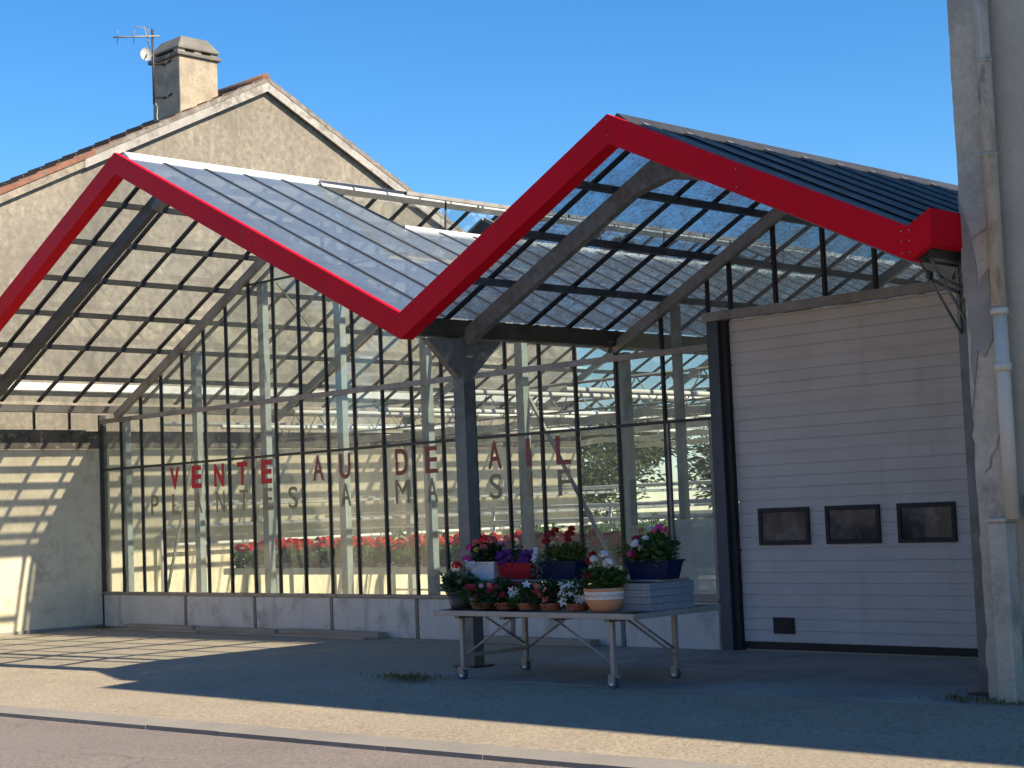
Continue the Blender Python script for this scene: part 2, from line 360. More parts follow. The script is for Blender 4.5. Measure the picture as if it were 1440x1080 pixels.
# ridges
for (X,Z),y0 in ((AP1,YF),(AP2,YF)):
    b=MB(); b.prism([(X-.12,y0+.07,Z-.045),(X,y0+.07,Z+.05),(X+.12,y0+.07,Z-.045),(X+.12,y0+.07,Z-.065),(X,y0+.07,Z-.12),(X-.12,y0+.07,Z-.065)],(0,YB-y0-.1,0))
    b.build('ridge_cap','white_alu' if X<10 else 'darksteel',GH,recalc=True)
# gutters
for X,Z in (V1,V2):
    b=MB(); y0=YF+.07
    b.prism([(X-.13,y0,Z-.03),(X-.08,y0,Z-.20),(X+.08,y0,Z-.20),(X+.13,y0,Z-.03),(X+.11,y0,Z-.03),(X+.07,y0,Z-.17),(X-.07,y0,Z-.17),(X-.11,y0,Z-.03)],(0,YB-y0,0))
    b.build('gutter','darksteel',GH,recalc=True)
b=MB(); b.prism([(.36,YF+.07,3.5),(.4,YF+.07,3.40),(.55,YF+.07,3.40),(.58,YF+.07,3.5),(.55,YF+.07,3.5),(.53,YF+.07,3.42),(.42,YF+.07,3.42),(.39,YF+.07,3.5)],(0,YB-YF,0)); b.build('gutter','alu',GH,recalc=True)
# red fascia: profile following the zigzag, mitred
FH=.27
top=[(.30,3.47),(.0,3.47)][:1]+[(5.86,6.24),(11.1,3.64),(14.0,5.11),(16.99,3.645),(17.19,3.755)]
def fas(pts,y0,y1,h):
    b=MB(); n=len(pts)
    low=[(x,z-h) for x,z in pts]
    poly=[(x,y0,z) for x,z in pts]+[(x,y0,z) for x,z in low[::-1]]
    for i in range(n-1):
        b.prism([(pts[i][0],y0,pts[i][1]),(pts[i+1][0],y0,pts[i+1][1]),(low[i+1][0],y0,low[i+1][1]),(low[i][0],y0,low[i][1])],(0,y1-y0,0))
    return b
b=fas(top,-3.32,-3.25,FH)
# folded lower lip
for i in range(len(top)-2):
    a,c=top[i],top[i+1]
    b.prism([(a[0],-3.25,a[1]-FH),(c[0],-3.25,c[1]-FH),(c[0],-3.25,c[1]-FH+.02),(a[0],-3.25,a[1]-FH+.02)],(0,.10,0))
b.prism([(17.13,-3.25,3.735),(17.19,-3.25,3.755),(17.19,-3.25,3.485),(17.13,-3.25,3.465)],(0,.46,0))
fo=b.build('fascia','red',GH,recalc=True); tag(fo,label='red zigzag metal fascia with rivets')
# fascia joints, rivets
b=MB()
for X in (16.97,):
    for dz in (.05,.13,.22):
        for dx in (-.035,.035): b.tube([(X+dx,-3.322,3.66-dz),(X+dx,-3.330,3.66-dz)],.006,8)
for X in (5.86,14.0,11.1,15.4,8.6,2.9,12.5):
    z=roofz(X)+.02
    for dz in (.05,.20): b.tube([(X,-3.322,z-dz),(X,-3.328,z-dz)],.005,8)
b.build('rivets','alu',fo)
for X in (2.9,8.45,12.55,15.45):
    z=roofz(X)+.02; MB().box(X-.0025,X+.0025,-3.3215,-3.319,z-FH+.004,z-.004).build('joint','darksteel',fo)
# front frame at y=-2.46 ; columns
def rafter(xa,za,xb,zb,y,w,h,mt,name='rafter'):
    MB().bar((xa,y,za),(xb,y,zb),w,h,(0,1,0)).build(name,mt,GH)
YC=-2.46
for xa,xb,mt in ((VL[0],AP1[0],'darkrafter'),(AP1[0],V1[0]-.08,'darkrafter'),(V1[0]+.08,AP2[0],'steel'),(AP2[0],V2[0]-.08,'steel')):
    # bar(w = in-plane height?, h)
    MB().bar((xa,YC,roofz(xa)-.26),(xb,YC,roofz(xb)-.26),.17,.09,(0,1,0)).build('rafter',mt,GH)
for X,Z in (AP1,AP2):
    b=MB(); b.prism([(X-.42,YC-.06,Z-.49),(X,YC-.06,Z-.28),(X+.42,YC-.06,Z-.49),(X+.42,YC-.06,Z-.56),(X,YC-.06,Z-.47),(X-.42,YC-.06,Z-.56)],(0,.12,0)); b.build('apex_gusset','steel',GH,recalc=True)
def column(X,mt,Z=3.42,style='plate'):
    b=MB(); b.box(X-.055,X+.055,YC-.072,YC-.06,0.01,Z); b.box(X-.055,X+.055,YC+.06,YC+.072,0.01,Z); b.box(X-.08,X-.055,YC-.072,YC+.072,0.01,Z); b.box(X+.055,X+.08,YC-.072,YC+.072,.01,Z)
    c=b.build('column',mt,GH)
    MB().box(X-.15,X+.15,YC-.15,YC+.15,0.008,.022).build('base_plate','darksteel',c)
    for sg in ((-1,1) if style=='plate' else (-1,) if style=='open' else ()):
        b=MB(); y0=YC+sg*.072
        if style=='open':
            A=(X,y0,Z-.02);B=(X,y0+sg*.58,Z-.02);D=(X,y0+sg*.01,Z-.56);E_=(X,y0+sg*.5,Z-.14)
            for dx in (-.05,.05):
                for p,q_ in ((A,B),(B,D),(A,D),(E_,(X,y0,Z-.24))): b.bar((p[0]+dx,p[1],p[2]),(q_[0]+dx,q_[1],q_[2]),.012,.022)
            b.build('bracket','steel',c); continue
        for dx in (-.04,.04):
            b.prism([(X+dx-.004,y0,Z-.02),(X+dx-.004,y0+sg*.46,Z-.02),(X+dx-.004,y0+sg*.44,Z-.05),(X+dx-.004,y0,Z-.43)],(.008,0,0))
        b.bar((X,y0+sg*.02,Z-.42),(X,y0+sg*.44,Z-.035),.09,.015)
        b.build('bracket','steel' ,c,recalc=True)
    b=MB()
    for zz in (Z-.1,Z-.2,Z-.3,Z-.42):
        for dx in (-.03,.03): b.tube([(X+dx,YC-.07,zz),(X+dx,YC-.085,zz)],.010,6)
    b.build('bolts','steel',c)
    return c
column(11.1,'column'); column(17.0,'column',3.42,'open'); column(.46,'column',3.36,'none')
# thin front rafter trusses sticking to fascia: edge angle under glazing
for xa,xb in ((VL[0],AP1[0]),(AP1[0],V1[0]),(V1[0],AP2[0]),(AP2[0],V2[0])):
    MB().bar((xa+.02,YF+.02,roofz(xa+.02)-.1),(xb-.02,YF+.02,roofz(xb-.02)-.1),.12,.035,(0,1,0)).build('edge_angle','darksteel',GH)
# facade
MX=[.58*k for k in range(0,19)]+[11.08,11.78,12.46]
HS,HM,HT=.56,2.51,3.29
# facade rafters (alu)
for xa,xb in ((VL[0],AP1[0]),(AP1[0],V1[0]),(V1[0],AP2[0]),(AP2[0],V2[0])):
    MB().bar((xa+.03,-.07,roofz(xa+.03)-.24),(xb-.03,-.07,roofz(xb-.03)-.22),.12,.07,(0,1,0)).build('gable_rafter','alu',GH)
for i,X in enumerate(MX):
    if X<=V1[0]: zt=max(roofz(X)-.17,3.40) if X>.4 else 3.40
    else: zt=roofz(X)-.17
    wd=.032
    MB().box(X-wd/2,X+wd/2,-.03,.015,HS,zt).build('mullion','dark',GH)
for X in (12.77,13.37,13.99,14.6,15.22,15.84,16.45):
    MB().box(X-.02,X+.02,-.03,.015,3.66,roofz(X)-.17).build('mullion','dark',GH)
MB().box(0,12.46,-.06,-.03,HT-.035,HT+.035).build('transom','alu',GH)
MB().box(0,12.46,-.045,-.031,HM-.017,HM+.017).build('transom','dark',GH)
MB().box(3.9,7.7,-.045,-.031,5.0,5.03).build('transom','dark',GH)
MB().box(12.46,17.0,-.13,-.02,3.56,3.655).build('lintel','alu',GH)
MB().box(0,12.46,-.07,.06,HS-.04,HS).build('sill','alu',GH)
# glass
b=MB()
zr=[HS,HM,HT]
for xa,xb in zip(MX,MX[1:]):
    for z0,z1 in ((HS,HM),(HM,HT)):
        k=rnd(-.002,.002);k2=rnd(-.002,.002)
        if xa>11.7 and z0==HS: continue
        b.quad((xa,k,z0),(xb,k2,z0),(xb,k2,z1),(xa,-k,z1))
for xs in (MX,[12.46,12.77,13.37,13.99,14.6,15.22,15.84,16.45,16.95]):
    zb=HT if xs is MX else 3.655
    for xa,xb in zip(xs,xs[1:]):
        k=rnd(-.003,.003)
        if xb<=.6: b.quad((xa,0,zb),(xb,0,zb),(xb,0,3.4),(xa,0,3.4)); continue
        za=max(roofz(xa)-.15,3.4);zc=roofz(xb)-.15
        if xa<AP1[0]<xb: b.bm.faces.new([b.bm.verts.new(Vector(p)) for p in ((xa,0,zb),(xb,0,zb),(xb,0,zc),(AP1[0],0,AP1[1]-.15),(xa,0,za))])
        elif xa<AP2[0]<xb: b.bm.faces.new([b.bm.verts.new(Vector(p)) for p in ((xa,0,zb),(xb,0,zb),(xb,0,zc),(AP2[0],0,AP2[1]-.15),(xa,0,za))])
        else: b.quad((xa,k,zb),(xb,0,zb),(xb,0,zc),(xa,k,za))
b.build('front_glazing','gfront',GH)
# milky last pane with pale frame (leaf of a glazed side door)
b=MB(); b.quad((11.80,0,HS),(12.44,0,HS),(12.44,0,1.42),(11.80,0,1.42)); b.build('milky_pane','gmilk',GH)
b=MB(); b.quad((11.80,0,1.42),(12.44,0,1.42),(12.44,0,HM),(11.80,0,HM)); b.build('side_pane','gfront',GH)
b=MB(); b.box(11.80,11.83,-.03,.01,HS,HM); b.box(12.40,12.44,-.03,.01,HS,HM); b.box(11.83,12.40,-.03,.01,HS,HS+.04); b.build('pane_frame','alu',GH)
# plinth panels
pj=[0,.58*4,.58*7,.58*10,.58*13,.58*16,11.05,12.46]
for xa,xb in zip(pj,pj[1:]):
    MB().box(xa+.03,xb-.03,-.05,.06,0.0,HS-.045,.006).build('plinth_panel','plinth',GH)
for X in pj[1:-1]: MB().box(X-.028,X+.028,-.058,.06,0,HS-.042).build('plinth_joint','column',GH)
MB().box(-.03,.03,-.06,.06,0,3.4).build('corner_post','darksteel',GH)
# interior posts behind the front
for X in (.40,2.40,4.12,5.86,7.60,9.34,11.0):
    zt=roofz(max(X,.6))-.3
    MB().box(X,X+.13,.10,.20,0,zt).build('post','post',GH)
MB().box(11.83,11.92,.10,.18,0,3.9).build('post','post',GH)
MB().bar((2.35,.26,3.1),(1.35,.26,.5),.035,.03).build('brace','alu',GH)
MB().bar((9.3,.26,3.15),(10.7,.26,.9),.045,.03).build('brace','alu',GH)
MB().bar((4.6,.1,5.0),(5.1,.3,4.3),.02,.02).build('brace','alu',GH)
# door jamb posts
MB().box(12.47,12.62,-.07,.02,0,3.56,.004).build('door_jamb','jamb',GH)
MB().box(12.622,12.70,-.03,.05,0,3.56).build('door_guide','rubber',GH)
MB().box(16.90,16.99,-.14,.02,0,3.56).build('door_jamb','jamb',GH)
# garage door
GD=[]
gd=MB(); 
z=.10; secs=[.10,.60,1.08,1.60,2.10,2.60,3.08,3.56]
holes=[(12.98,13.63),(13.83,14.48),(14.68,15.33),(15.53,16.18)]
for i,(z0,z1) in enumerate(zip(secs,secs[1:])):
    n=4; hh=(z1-z0-.012)/n
    for k in range(n):
        a=z0+k*hh; c=a+hh-.0045
        gd.box(12.71,16.90,.022,.07,a,c+(0 if k<n-1 else -.006),.003)
    gd.box(12.72,16.89,.033,.065,z0,z1)
door=gd.build('garage_door','door',GH)
MB().box(12.71,16.90,.02,.075,.02,.095,.004).build('bottom_seal','rubber',door)
for xa,xb in holes:
    wz0,wz1=1.12,1.51
    if xa>16: continue
    b=MB(); t=.045
    b.box(xa,xb,-.005,.024,wz0,wz0+t,.004);b.box(xa,xb,-.005,.024,wz1-t,wz1,.004);b.box(xa,xa+t,-.004,.024,wz0+t-.003,wz1-t+.003,.004);b.box(xb-t,xb,-.004,.024,wz0+t-.003,wz1-t+.003,.004)
    wf=b.build('door_window','rubber',door)
    MB().box(xa+t,xb-t,.010,.0215,wz0+t,wz1-t).build('pane',mat('smoked_pane',(.075,.07,.07),.1,var=.5,scale=3,stain=(.22,.20,.19),stain_scale=3),wf)
b=MB(); b.box(13.10,13.37,.006,.022,.19,.36,.005)
for k in range(5): b.box(13.12,13.35,.0,.0055,.205+k*.03,.222+k*.03)
b.build('vent_grille','rubber',door)
# interior frames, vents, back wall
for yf in (3.1,6.2,9.3,12.4,15.5):
    for xa,xb in ((VL[0],AP1[0]),(AP1[0],V1[0]),(V1[0],AP2[0]),(AP2[0],V2[0])):
        MB().bar((xa,yf,roofz(xa+.001)-.24),(xb,yf,roofz(xb-.001)-.24),.12,.06,(0,1,0)).build('inner_rafter','post',GH)  # paler metal imitates haze of the front glass over these rafters
    X,Z=AP1; b=MB(); b.prism([(X-.5,yf-.05,Z-.50),(X,yf-.05,Z-.22),(X+.5,yf-.05,Z-.50),(X+.5,yf-.05,Z-.62),(X,yf-.05,Z-.40),(X-.5,yf-.05,Z-.62)],(0,.1,0)); b.build('apex_gusset','darksteel',GH,recalc=True)
    for X in (.45,11.05,16.9): MB().box(X-.06,X+.06,yf-.06,yf+.06,0,3.4).build('inner_column','post',GH)
    b=MB()
    b.tube([(.5,yf,3.38),(11.1,yf,3.38)],.022,8); b.tube([(.5,yf,2.98),(11.1,yf,2.98)],.016,8)
    for k in range(18):
        xx=.5+k*.588; b.tube([(xx,yf,3.38),(xx+.294,yf,2.98)],.009,6); b.tube([(xx+.294,yf,2.98),(xx+.588,yf,3.38)],.009,6)
    b.build('lattice_girder','alu',GH)
vent_y=[(VY0+.02,2.9),(2.95,6.0),(6.05,9.1)]
hx,hz=AP1[0]+.10,AP1[1]+.0
for y0,y1 in vent_y:
    ex,ez=hx+1.78,hz-.26*1.78
    b=MB(); b.bar((hx,y0+.02,hz),(ex,y0+.02,ez),.04,.04,(0,1,0)); b.bar((hx,y1-.02,hz),(ex,y1-.02,ez),.04,.04,(0,1,0)); b.box(ex-.025,ex+.025,y0,y1,ez-.025,ez+.025)
    k=y0+.62
    while k<y1-.2: b.bar((hx,k,hz),(ex,k,ez),.025,.03,(0,1,0)); k+=.62
    v=b.build('roof_vent','alu',GH)
    b=MB(); b.quad((hx,y0,hz+.005),(ex,y0,ez+.005),(ex,y1,ez+.005),(hx,y1,hz+.005)); b.build('vent_glass','groof',v)
    for yy in (y0+.8,y1-.8):
        MB().tube([(ex-.1,yy,ez),(VX1-.1,yy,roofz(VX1)-.05)],.014,6).build('stay',"darksteel",v)
MB().box(VX1-.03,VX1+.03,VY0,VY1,roofz(VX1)-.03,roofz(VX1)+.03).build('vent_sill','white_alu',GH)
b=MB()
for X in [.5+.73*k for k in range(23)]:
    b.box(X-.02,X+.02,YB-.02,YB+.02,0.6,roofz(X)-.1)
for z in (.6,2.0,3.4): b.box(0,17,YB-.024,YB+.024,z-.025,z+.025)
tag(b.build('back_mullion','post',GH),kind='stuff')
b=MB(); b.quad((0,YB,.6),(17,YB,.6),(17,YB,3.4),(0,YB,3.4)); b.quad((.5,YB,3.4),(11.1,YB,3.4),(11.1,YB,3.45),(5.86,YB,6.1)); b.build('back_glazing','gfront',GH)
MB().box(0,17,YB-.05,YB+.05,0,.58).build('back_plinth','plinth',GH)
# overhead pipes and screens running back through the house
for i,(X,Z) in enumerate(((1.0,3.2),(2.6,3.05),(4.4,3.15),(6.3,3.05),(8.1,3.15),(9.8,3.05),(12.6,3.1),(14.5,3.1))):
    MB().tube([(X,.5,Z),(X,YB-.2,Z)],.035,8).build('heating_pipe','pipe',GH)
for i,z in enumerate((1.55,1.25,1.9)):
    MB().tube([(.14+.05*i,1.2,z),(.14+.05*i,YB-.3,z)],.03,8).build('heating_pipe','pipe',GH)
MB().tube([(.16,1.2,1.55),(.16,1.0,1.50),(.16,.98,1.35),(.16,.98,.05)],.035,8).build('heating_pipe','pipe',GH)
for yy in (3.3,6.4,9.5,12.6):
    b=MB(); n=60; prev=None
    for (xa,xb) in ((.6,10.9),(11.3,16.8)):
        for k in range(n):
            x0=xa+(xb-xa)*k/n;x1=xa+(xb-xa)*(k+1)/n
            d=lambda x:.04*math.sin(x*3.1)+.03*math.sin(x*7.7+yy)
            b.bar((x0,yy+d(x0),2.86+.4*d(x0)),(x1,yy+d(x1),2.86+.4*d(x1)),.12,.10)
    b.build('folded_shade_screen','screen',GH)
# heating pipe rails close to front (parallel to the facade)
for z,y in ((1.62,3.6),(1.42,3.6),(1.15,2.6),(1.9,5.2)):
    MB().tube([(1.2,y,z),(15.5,y,z)],.03,8).build('pipe_rail','pipe',GH)
for X in (5.3,7.7,10.1,12.6):
    MB().tube([(X,3.6,0),(X,3.6,1.62)],.02,8).build('rail_support','pipe',GH)
# side strip above low wall on the left
b=MB(); b.quad((.05,YF,3.16),(.05,0,3.16),(.05,0,3.44),(.05,YF,3.44)); b.build('side_glazing','groof',GH)
b=MB()
for y in (-3.1,-2.48,-1.86,-1.24,-.62): b.box(.03,.07,y-.015,y+.015,3.16,3.46)
b.box(.02,.08,YF,0,3.44,3.50); b.box(.02,.38,YF,-.03,3.47,3.49); b.build('side_frame','darksteel',GH)

# lettering on the glass
def glyph(ch,xc,z0,w,h,bold,mt):
    cu=bpy.data.curves.new('t','FONT'); cu.body=ch; cu.extrude=.004; cu.offset=bold
    o=bpy.data.objects.new('t',cu); COL.objects.link(o); bpy.context.view_layer.update()
    dg=bpy.context.evaluated_depsgraph_get(); me=bpy.data.meshes.new_from_object(o.evaluated_get(dg)); 
    bpy.data.objects.remove(o)
    xs=[v.co.x for v in me.vertices]; ys=[v.co.y for v in me.vertices]
    a,b_=min(xs),max(xs); c,d=min(ys),max(ys)
    for v in me.vertices:
        x=(v.co.x-(a+b_)/2)/(b_-a)*w; y=(v.co.y-c)/(d-c)*h
        v.co=Vector((xc+x-8.5,-.012+(-.004 if v.co.z>0 else 0),z0+y))
    me.materials.append(M[mt]); lo=bpy.data.objects.new('letter',me); COL.objects.link(lo); lo.parent=GH
    tag(lo,label=('red' if mt!='lolive' else 'faded olive')+' letter '+ch+' on the glass')
pc=lambda k:.58*k+.29
W1={'I':.07,'M':.27}
for k,ch in zip((3,4,5,6,7),'VENTE'): glyph(ch,pc(k)+.03,2.12,.25,.34,.035,'lred')
for k,ch in zip((9,10,12,13,14,15,16,17),'AUDETAIL'): glyph(ch,pc(k)+.05,2.115,W1.get(ch,.235),.345,.012,'lred2')
for k,ch in zip((2,3,4,5,6,7,8,10,12,13,14,15,16,17),'PLANTESAMASSIF'): glyph(ch,pc(k)+.05,1.745,W1.get(ch,.21),.31,0 if ch=='M' else .008,'lolive')

# ------------------------------------------------------------------ left low wall
LW=thing('low_wall','cream plastered wall joining the left end of the glass front','wall',(-.15,-3,0))
b=MB(); b.box(-.32,0,-7,11.4,-.1,2.86); b.build('wall_face','cream',LW)
b=MB(); b.box(-.32,.012,-7,11.4,2.86,3.14,.01); tag(b.build('wall_top','creamdark',LW),label='mould stained dark top band')
MB().box(-.30,.035,-7,-.08,-.02,.05,.01).build('wall_foot','patch',LW)

# ------------------------------------------------------------------ stone house
HX=-.36
HO=thing('house','rendered house with tiled pitched roof and big blank gable behind the greenhouse','house',(HX-1,3.5,0))
RY,RZ=3.74,9.56; sl=.497
def hz_(y): return RZ-.47*abs(y-RY) if y<-.03-9 else RZ-sl*abs(y-RY)
EY0,EY1=-4.9,11.86
b=MB(); b.prism([(HX,EY0,-.1),(HX,EY1,-.1),(HX,EY1,hz_(EY1)-.12),(HX,RY,RZ-.12),(HX,EY0,hz_(EY0)-.12)],(-2.2,0,0)); b.build('gable_wall','gable',HO,recalc=True)
MB().box(HX,HX+.10,-4.9,11.8,3.80,3.93,.01).build('ledge','white_alu',HO)
# roof slabs with tile edge
for sgn,(ya,yb) in ((-1,(EY0-.35,RY)),(1,(EY1+.35,RY))):
    b=MB()
    b.prism([(HX+.07,ya,hz_(ya)-.08),(HX+.07,yb,RZ-.08),(HX+.07,yb,RZ+.05),(HX+.07,ya,hz_(ya)+.05)],(-2.35,0,0))
    rs=b.build('roof','tile',HO,recalc=True)
    for c in range(2):
        b=MB(); L=abs(yb-ya); n=int(L/.33)
        for k in range(n):
            y0=ya+(yb-ya)*k/n; y1=ya+(yb-ya)*min((k+1.15)/n,1)
            j=rnd(-.006,.006)
            b.bar((HX-.42-c*1.06+j,y0,hz_(y0)+.085),(HX-.42-c*1.06+j,y1,hz_(y1)+.06),1.03,.02)
    # one continuous verge: stepped tile edges kept in one surface
        if c==0: b.build('tile_courses','tile',rs)
        else: b.build('tile_courses','tile',rs)
    for part,(ta,tb,mm) in enumerate(((0,.6,'vergeorange'),(.6,1,'vergegrey')) if sgn<0 else ((0,1,'vergegrey'),)):
        b=MB(); P=[];L=abs(yb-ya)*(tb-ta); n=int(L/.24)
        for k in range(n+1):
            y=ya+(yb-ya)*(ta+(tb-ta)*k/n); P.append((y,hz_(y)+.06+rnd(-.006,.012)))
            if k<n: y2=y+(yb-ya)*(tb-ta)/n*.97; P.append((y2,hz_(y2)+.055+rnd(-.004,.018)))
        poly=[(HX+.12,y,z) for y,z in P]+[(HX+.12,y,hz_(y)-.02+rnd(-.006,.004)) for y,z in P[::-1]]
        b.prism(poly,(-.24,0,0)); b.build('verge_tiles',mm,rs,recalc=True)
# bargeboards (white, on upper part only on the street side)
b=MB(); b.prism([(HX+.075,-.05,hz_(-.05)-.17),(HX+.075,RY,RZ-.19),(HX+.075,RY,RZ+.0),(HX+.075,-.05,hz_(-.05)+.0)],(.035,0,0)); b.build('bargeboard','barge',HO,recalc=True)
b=MB(); b.prism([(HX+.075,RY,RZ-.19),(HX+.075,EY1+.3,hz_(EY1+.3)-.19),(HX+.075,EY1+.3,hz_(EY1+.3)),(HX+.075,RY,RZ)],(.035,0,0)); b.build('bargeboard','barge',HO,recalc=True)
b=MB(); b.prism([(HX+.095,-4.9,hz_(-4.9)-.16),(HX+.095,-.05,hz_(-.05)-.16),(HX+.095,-.05,hz_(-.05)-.02),(HX+.095,-4.9,hz_(-4.9)-.02)],(-.055,0,0)); b.build('verge_mortar','gable',HO,recalc=True)
MB().tube([(HX+.08,RY,RZ+.06),(HX-2.25,RY,RZ+.06)],.09,10).build('ridge_tiles','tile',HO)
# chimney
cx0,cx1,cy0,cy1=-1.42,-.56,2.05,2.86
b=MB(); b.box(cx0,cx1,cy0,cy1,8.2,9.83,.01); ch=b.build('chimney','chimney',HO)
b=MB(); b.box(cx0-.05,cx1+.05,cy0-.06,cy1+.06,9.83,9.90,.01); b.build('coping','chimcap',ch)
b=MB()
for (x,y) in ((cx0+.08,cy0+.06),(cx1-.08,cy0+.06),(cx0+.08,cy1-.06),(cx1-.08,cy1-.06),(cx1-.08,(cy0+cy1)/2),(cx0+.08,(cy0+cy1)/2)): b.box(x-.07,x+.07,y-.07,y+.07,9.90,9.965)
for o_ in (0,): pass
b.bm.free()
for (x,y) in ((cx0+.08,cy0+.06),(cx1-.08,cy0+.06),(cx0+.08,cy1-.06),(cx1-.08,cy1-.06),(cx1-.08,(cy0+cy1)/2),(cx0+.08,(cy0+cy1)/2)): MB().box(x-.07,x+.07,y-.07,y+.07,9.90,9.965).build('cap_support','chimney',ch)
b=MB(); X0,X1,Y0,Y1=cx0-.03,cx1+.03,cy0-.03,cy1+.03
b.box(X0,X1,Y0,Y1,9.965,9.995)
lo=[(X0,Y0),(X1,Y0),(X1,Y1),(X0,Y1)]; hi=[(X0+.14,Y0+.16),(X1-.14,Y0+.16),(X1-.14,Y1-.16),(X0+.14,Y1-.16)]
A=[b.bm.verts.new((x,y,9.995)) for x,y in lo];B=[b.bm.verts.new((x,y,10.22)) for x,y in hi]
for i in range(4): b.bm.faces.new((A[i],A[(i+1)%4],B[(i+1)%4],B[i]))
b.bm.faces.new(B); b.build('chimney_cap','chimcap',ch)
# antenna on chimney
AN=thing('antenna','thin television antenna mast with small white dish strapped to the chimney','antenna',(-1.0,1.72,9.2))
ax,ay=-1.0,1.80
b=MB(); b.tube([(ax,ay,9.0),(ax,ay,10.35)],.022,8); b.build('mast','darksteel',AN)
for z in (9.12,9.72): MB().tube([(ax,ay,z),(ax+.0,cy0+.02,z+.03),(ax+.2,cy0-.015,z+.06)],.022,6).build('bracket','darksteel',AN)
b=MB(); b.tube([(ax+.08,ay+.1,10.22),(ax-.30,ay-.62,10.16)],.016,6)
for t in (.25,.55,.9): 
    c=Vector((ax+.08,ay+.1,10.22)).lerp(Vector((ax-.30,ay-.62,10.16)),t); b.tube([c+Vector((.08,-.04,.10)),c-Vector((.08,-.04,.10))],.007,5)
b.build('aerial','alu',AN)
b=MB(); b.tube([(ax,ay,10.30),(ax-.1,ay-.22,10.38),(ax-.12,ay-.30,10.36)],.007,5); b.tube([(ax-.02,ay-.04,10.0),(ax-.06,ay-.14,10.4)],.010,5); b.build('side_rod','alu',AN)
b=MB(); 
c=Vector((ax-.0,ay-.14,9.86)); nrm=Vector((.8,-.5,.15)).normalized(); a1=nrm.cross(Vector((0,0,1))).normalized(); a2=nrm.cross(a1)
rings=[]
for r_,d_ in ((.005,.0),(.06,.008),(.10,.02),(.125,.035),(.127,.03),(.08,-.01),(.005,-.015)):
    rings.append([b.bm.verts.new(c+nrm*d_+(a1*math.cos(t*math.pi/10)*r_*.8+a2*math.sin(t*math.pi/10)*r_)) for t in range(20)])
for A,B in zip(rings,rings[1:]):
    for t in range(20): b.bm.faces.new((A[t],A[(t+1)%20],B[(t+1)%20],B[t]))
b.build('dish','dish',AN)
b=MB(); b.tube([c,c+nrm*.14-Vector((0,0,.12))],.01,5); b.tube([(ax,ay,9.86),c],.015,6); b.build('dish_arm','darksteel',AN)
MB().tube([(ax,ay,9.05),(ax+.03,ay+.05,8.95),(ax-.01,ay+.06,8.8),(ax+.05,ay+.05,8.6)],.006,5).build('cable','white_alu',AN)

# ------------------------------------------------------------------ right building
RB=thing('corner_building','tall grey rendered building with worn plaster pier right of the garage door','building',(20,1,0))
bx=17.2
b=MB(); b.box(bx,40,-2.78,6,-.1,7.1); b.build('wall','rbuild',RB)
MB().box(bx-.25,40.2,-3.2,6.2,7.2,7.32,.01).build('roof','tile',RB)
MB().box(bx,40,-2.78,6,7.1,7.2).build('eaves','barge',RB)
# rough pier: a slab with ragged left edge
b=MB(); pts=[]; z=0.
L=[];Rr=[]
random.seed(3)
while z<7.08:
    L.append((bx-.02+rnd(-.013,.013)*(1 if z<2.4 else .4),z)); z+=rnd(.05,.16)
L.append((bx-.02,7.08))
poly=[(x,-2.86,z) for x,z in L]+[(bx+.22,-2.86,7.08),(bx+.22,-2.86,0)]
b.prism(poly,(0,.085,0)); pier=b.build('plaster_pier','pilaster',RB,recalc=True)
L=[(bx-.03,3.1)]
z=3.1
while z<3.95: L.append((bx-.025+rnd(-.01,.01),z)); z+=.1
poly=[(x,-2.868,z) for x,z in L]+[(bx+.06,-2.868,3.6),(bx+.10,-2.868,3.3),(bx+.08,-2.868,3.05)]
b=MB(); b.prism(poly,(0,.02,0)); b.build('cement_patch','patch',pier,recalc=True)
poly=[(bx-.02,-2.875,2.15)]+[(bx+.0+rnd(0,.03),-2.875,2.3+.1*k) for k in range(9)]+[(bx+.20,-2.875,3.3),(bx+.21,-2.875,2.9),(bx+.2,-2.875,2.75),(bx+.12,-2.875,2.62),(bx+.07,-2.875,2.68)]
b=MB(); b.prism(poly,(0,.02,0)); b.build('cement_patch','patch',pier,recalc=True)
b=MB(); b.box(bx+.10,bx+.25,-2.96,-2.78,0,1.36,.015); b.box(bx+.09,bx+.26,-2.97,-2.78,1.36,1.39,.005); b.build('pipe_casing','pilaster',RB)
# crack lines on pier
b=MB(); p=[(bx+.2,-2.866,2.02),(bx+.17,-2.866,1.92),(bx+.12,-2.866,1.86),(bx+.11,-2.866,1.78),(bx+.06,-2.866,1.74)]
for a,c in zip(p,p[1:]): b.bar(a,c,.006,.012)
p=[(bx+.03,-2.872,3.52),(bx+.10,-2.872,3.56),(bx+.2,-2.872,3.60)]
for a,c in zip(p,p[1:]): b.bar(a,c,.006,.010)
b.build('cracks','patch',pier)
px_=bx+.275
b=MB(); b.tube([(px_,-2.88,7.1),(px_,-2.88,2.95)],.058,14)
for z in (4.88,4.15): b.tube([(px_,-2.88,z),(px_,-2.88,z+.03)],.064,14)
dp=b.build('downpipe','zinc',RB)
b=MB(); b.tube([(px_+.005,-2.89,2.95),(px_+.005,-2.89,1.38)],.055,14); b.tube([(px_+.005,-2.89,2.5),(px_+.005,-2.89,2.56)],.068,14); b.tube([(px_+.005,-2.89,2.93),(px_+.005,-2.89,2.98)],.068,14); tag(b.build('downpipe','pvc',RB),label='white plastic lower downpipe')
MB().box(bx+.33,39.5,-2.80,-2.779,.58,1.56).build('blue_panel','blue',RB)
MB().box(bx+.33,39.5,-2.83,-2.781,-.02,.56,.01).build('base_course','pilaster',RB)

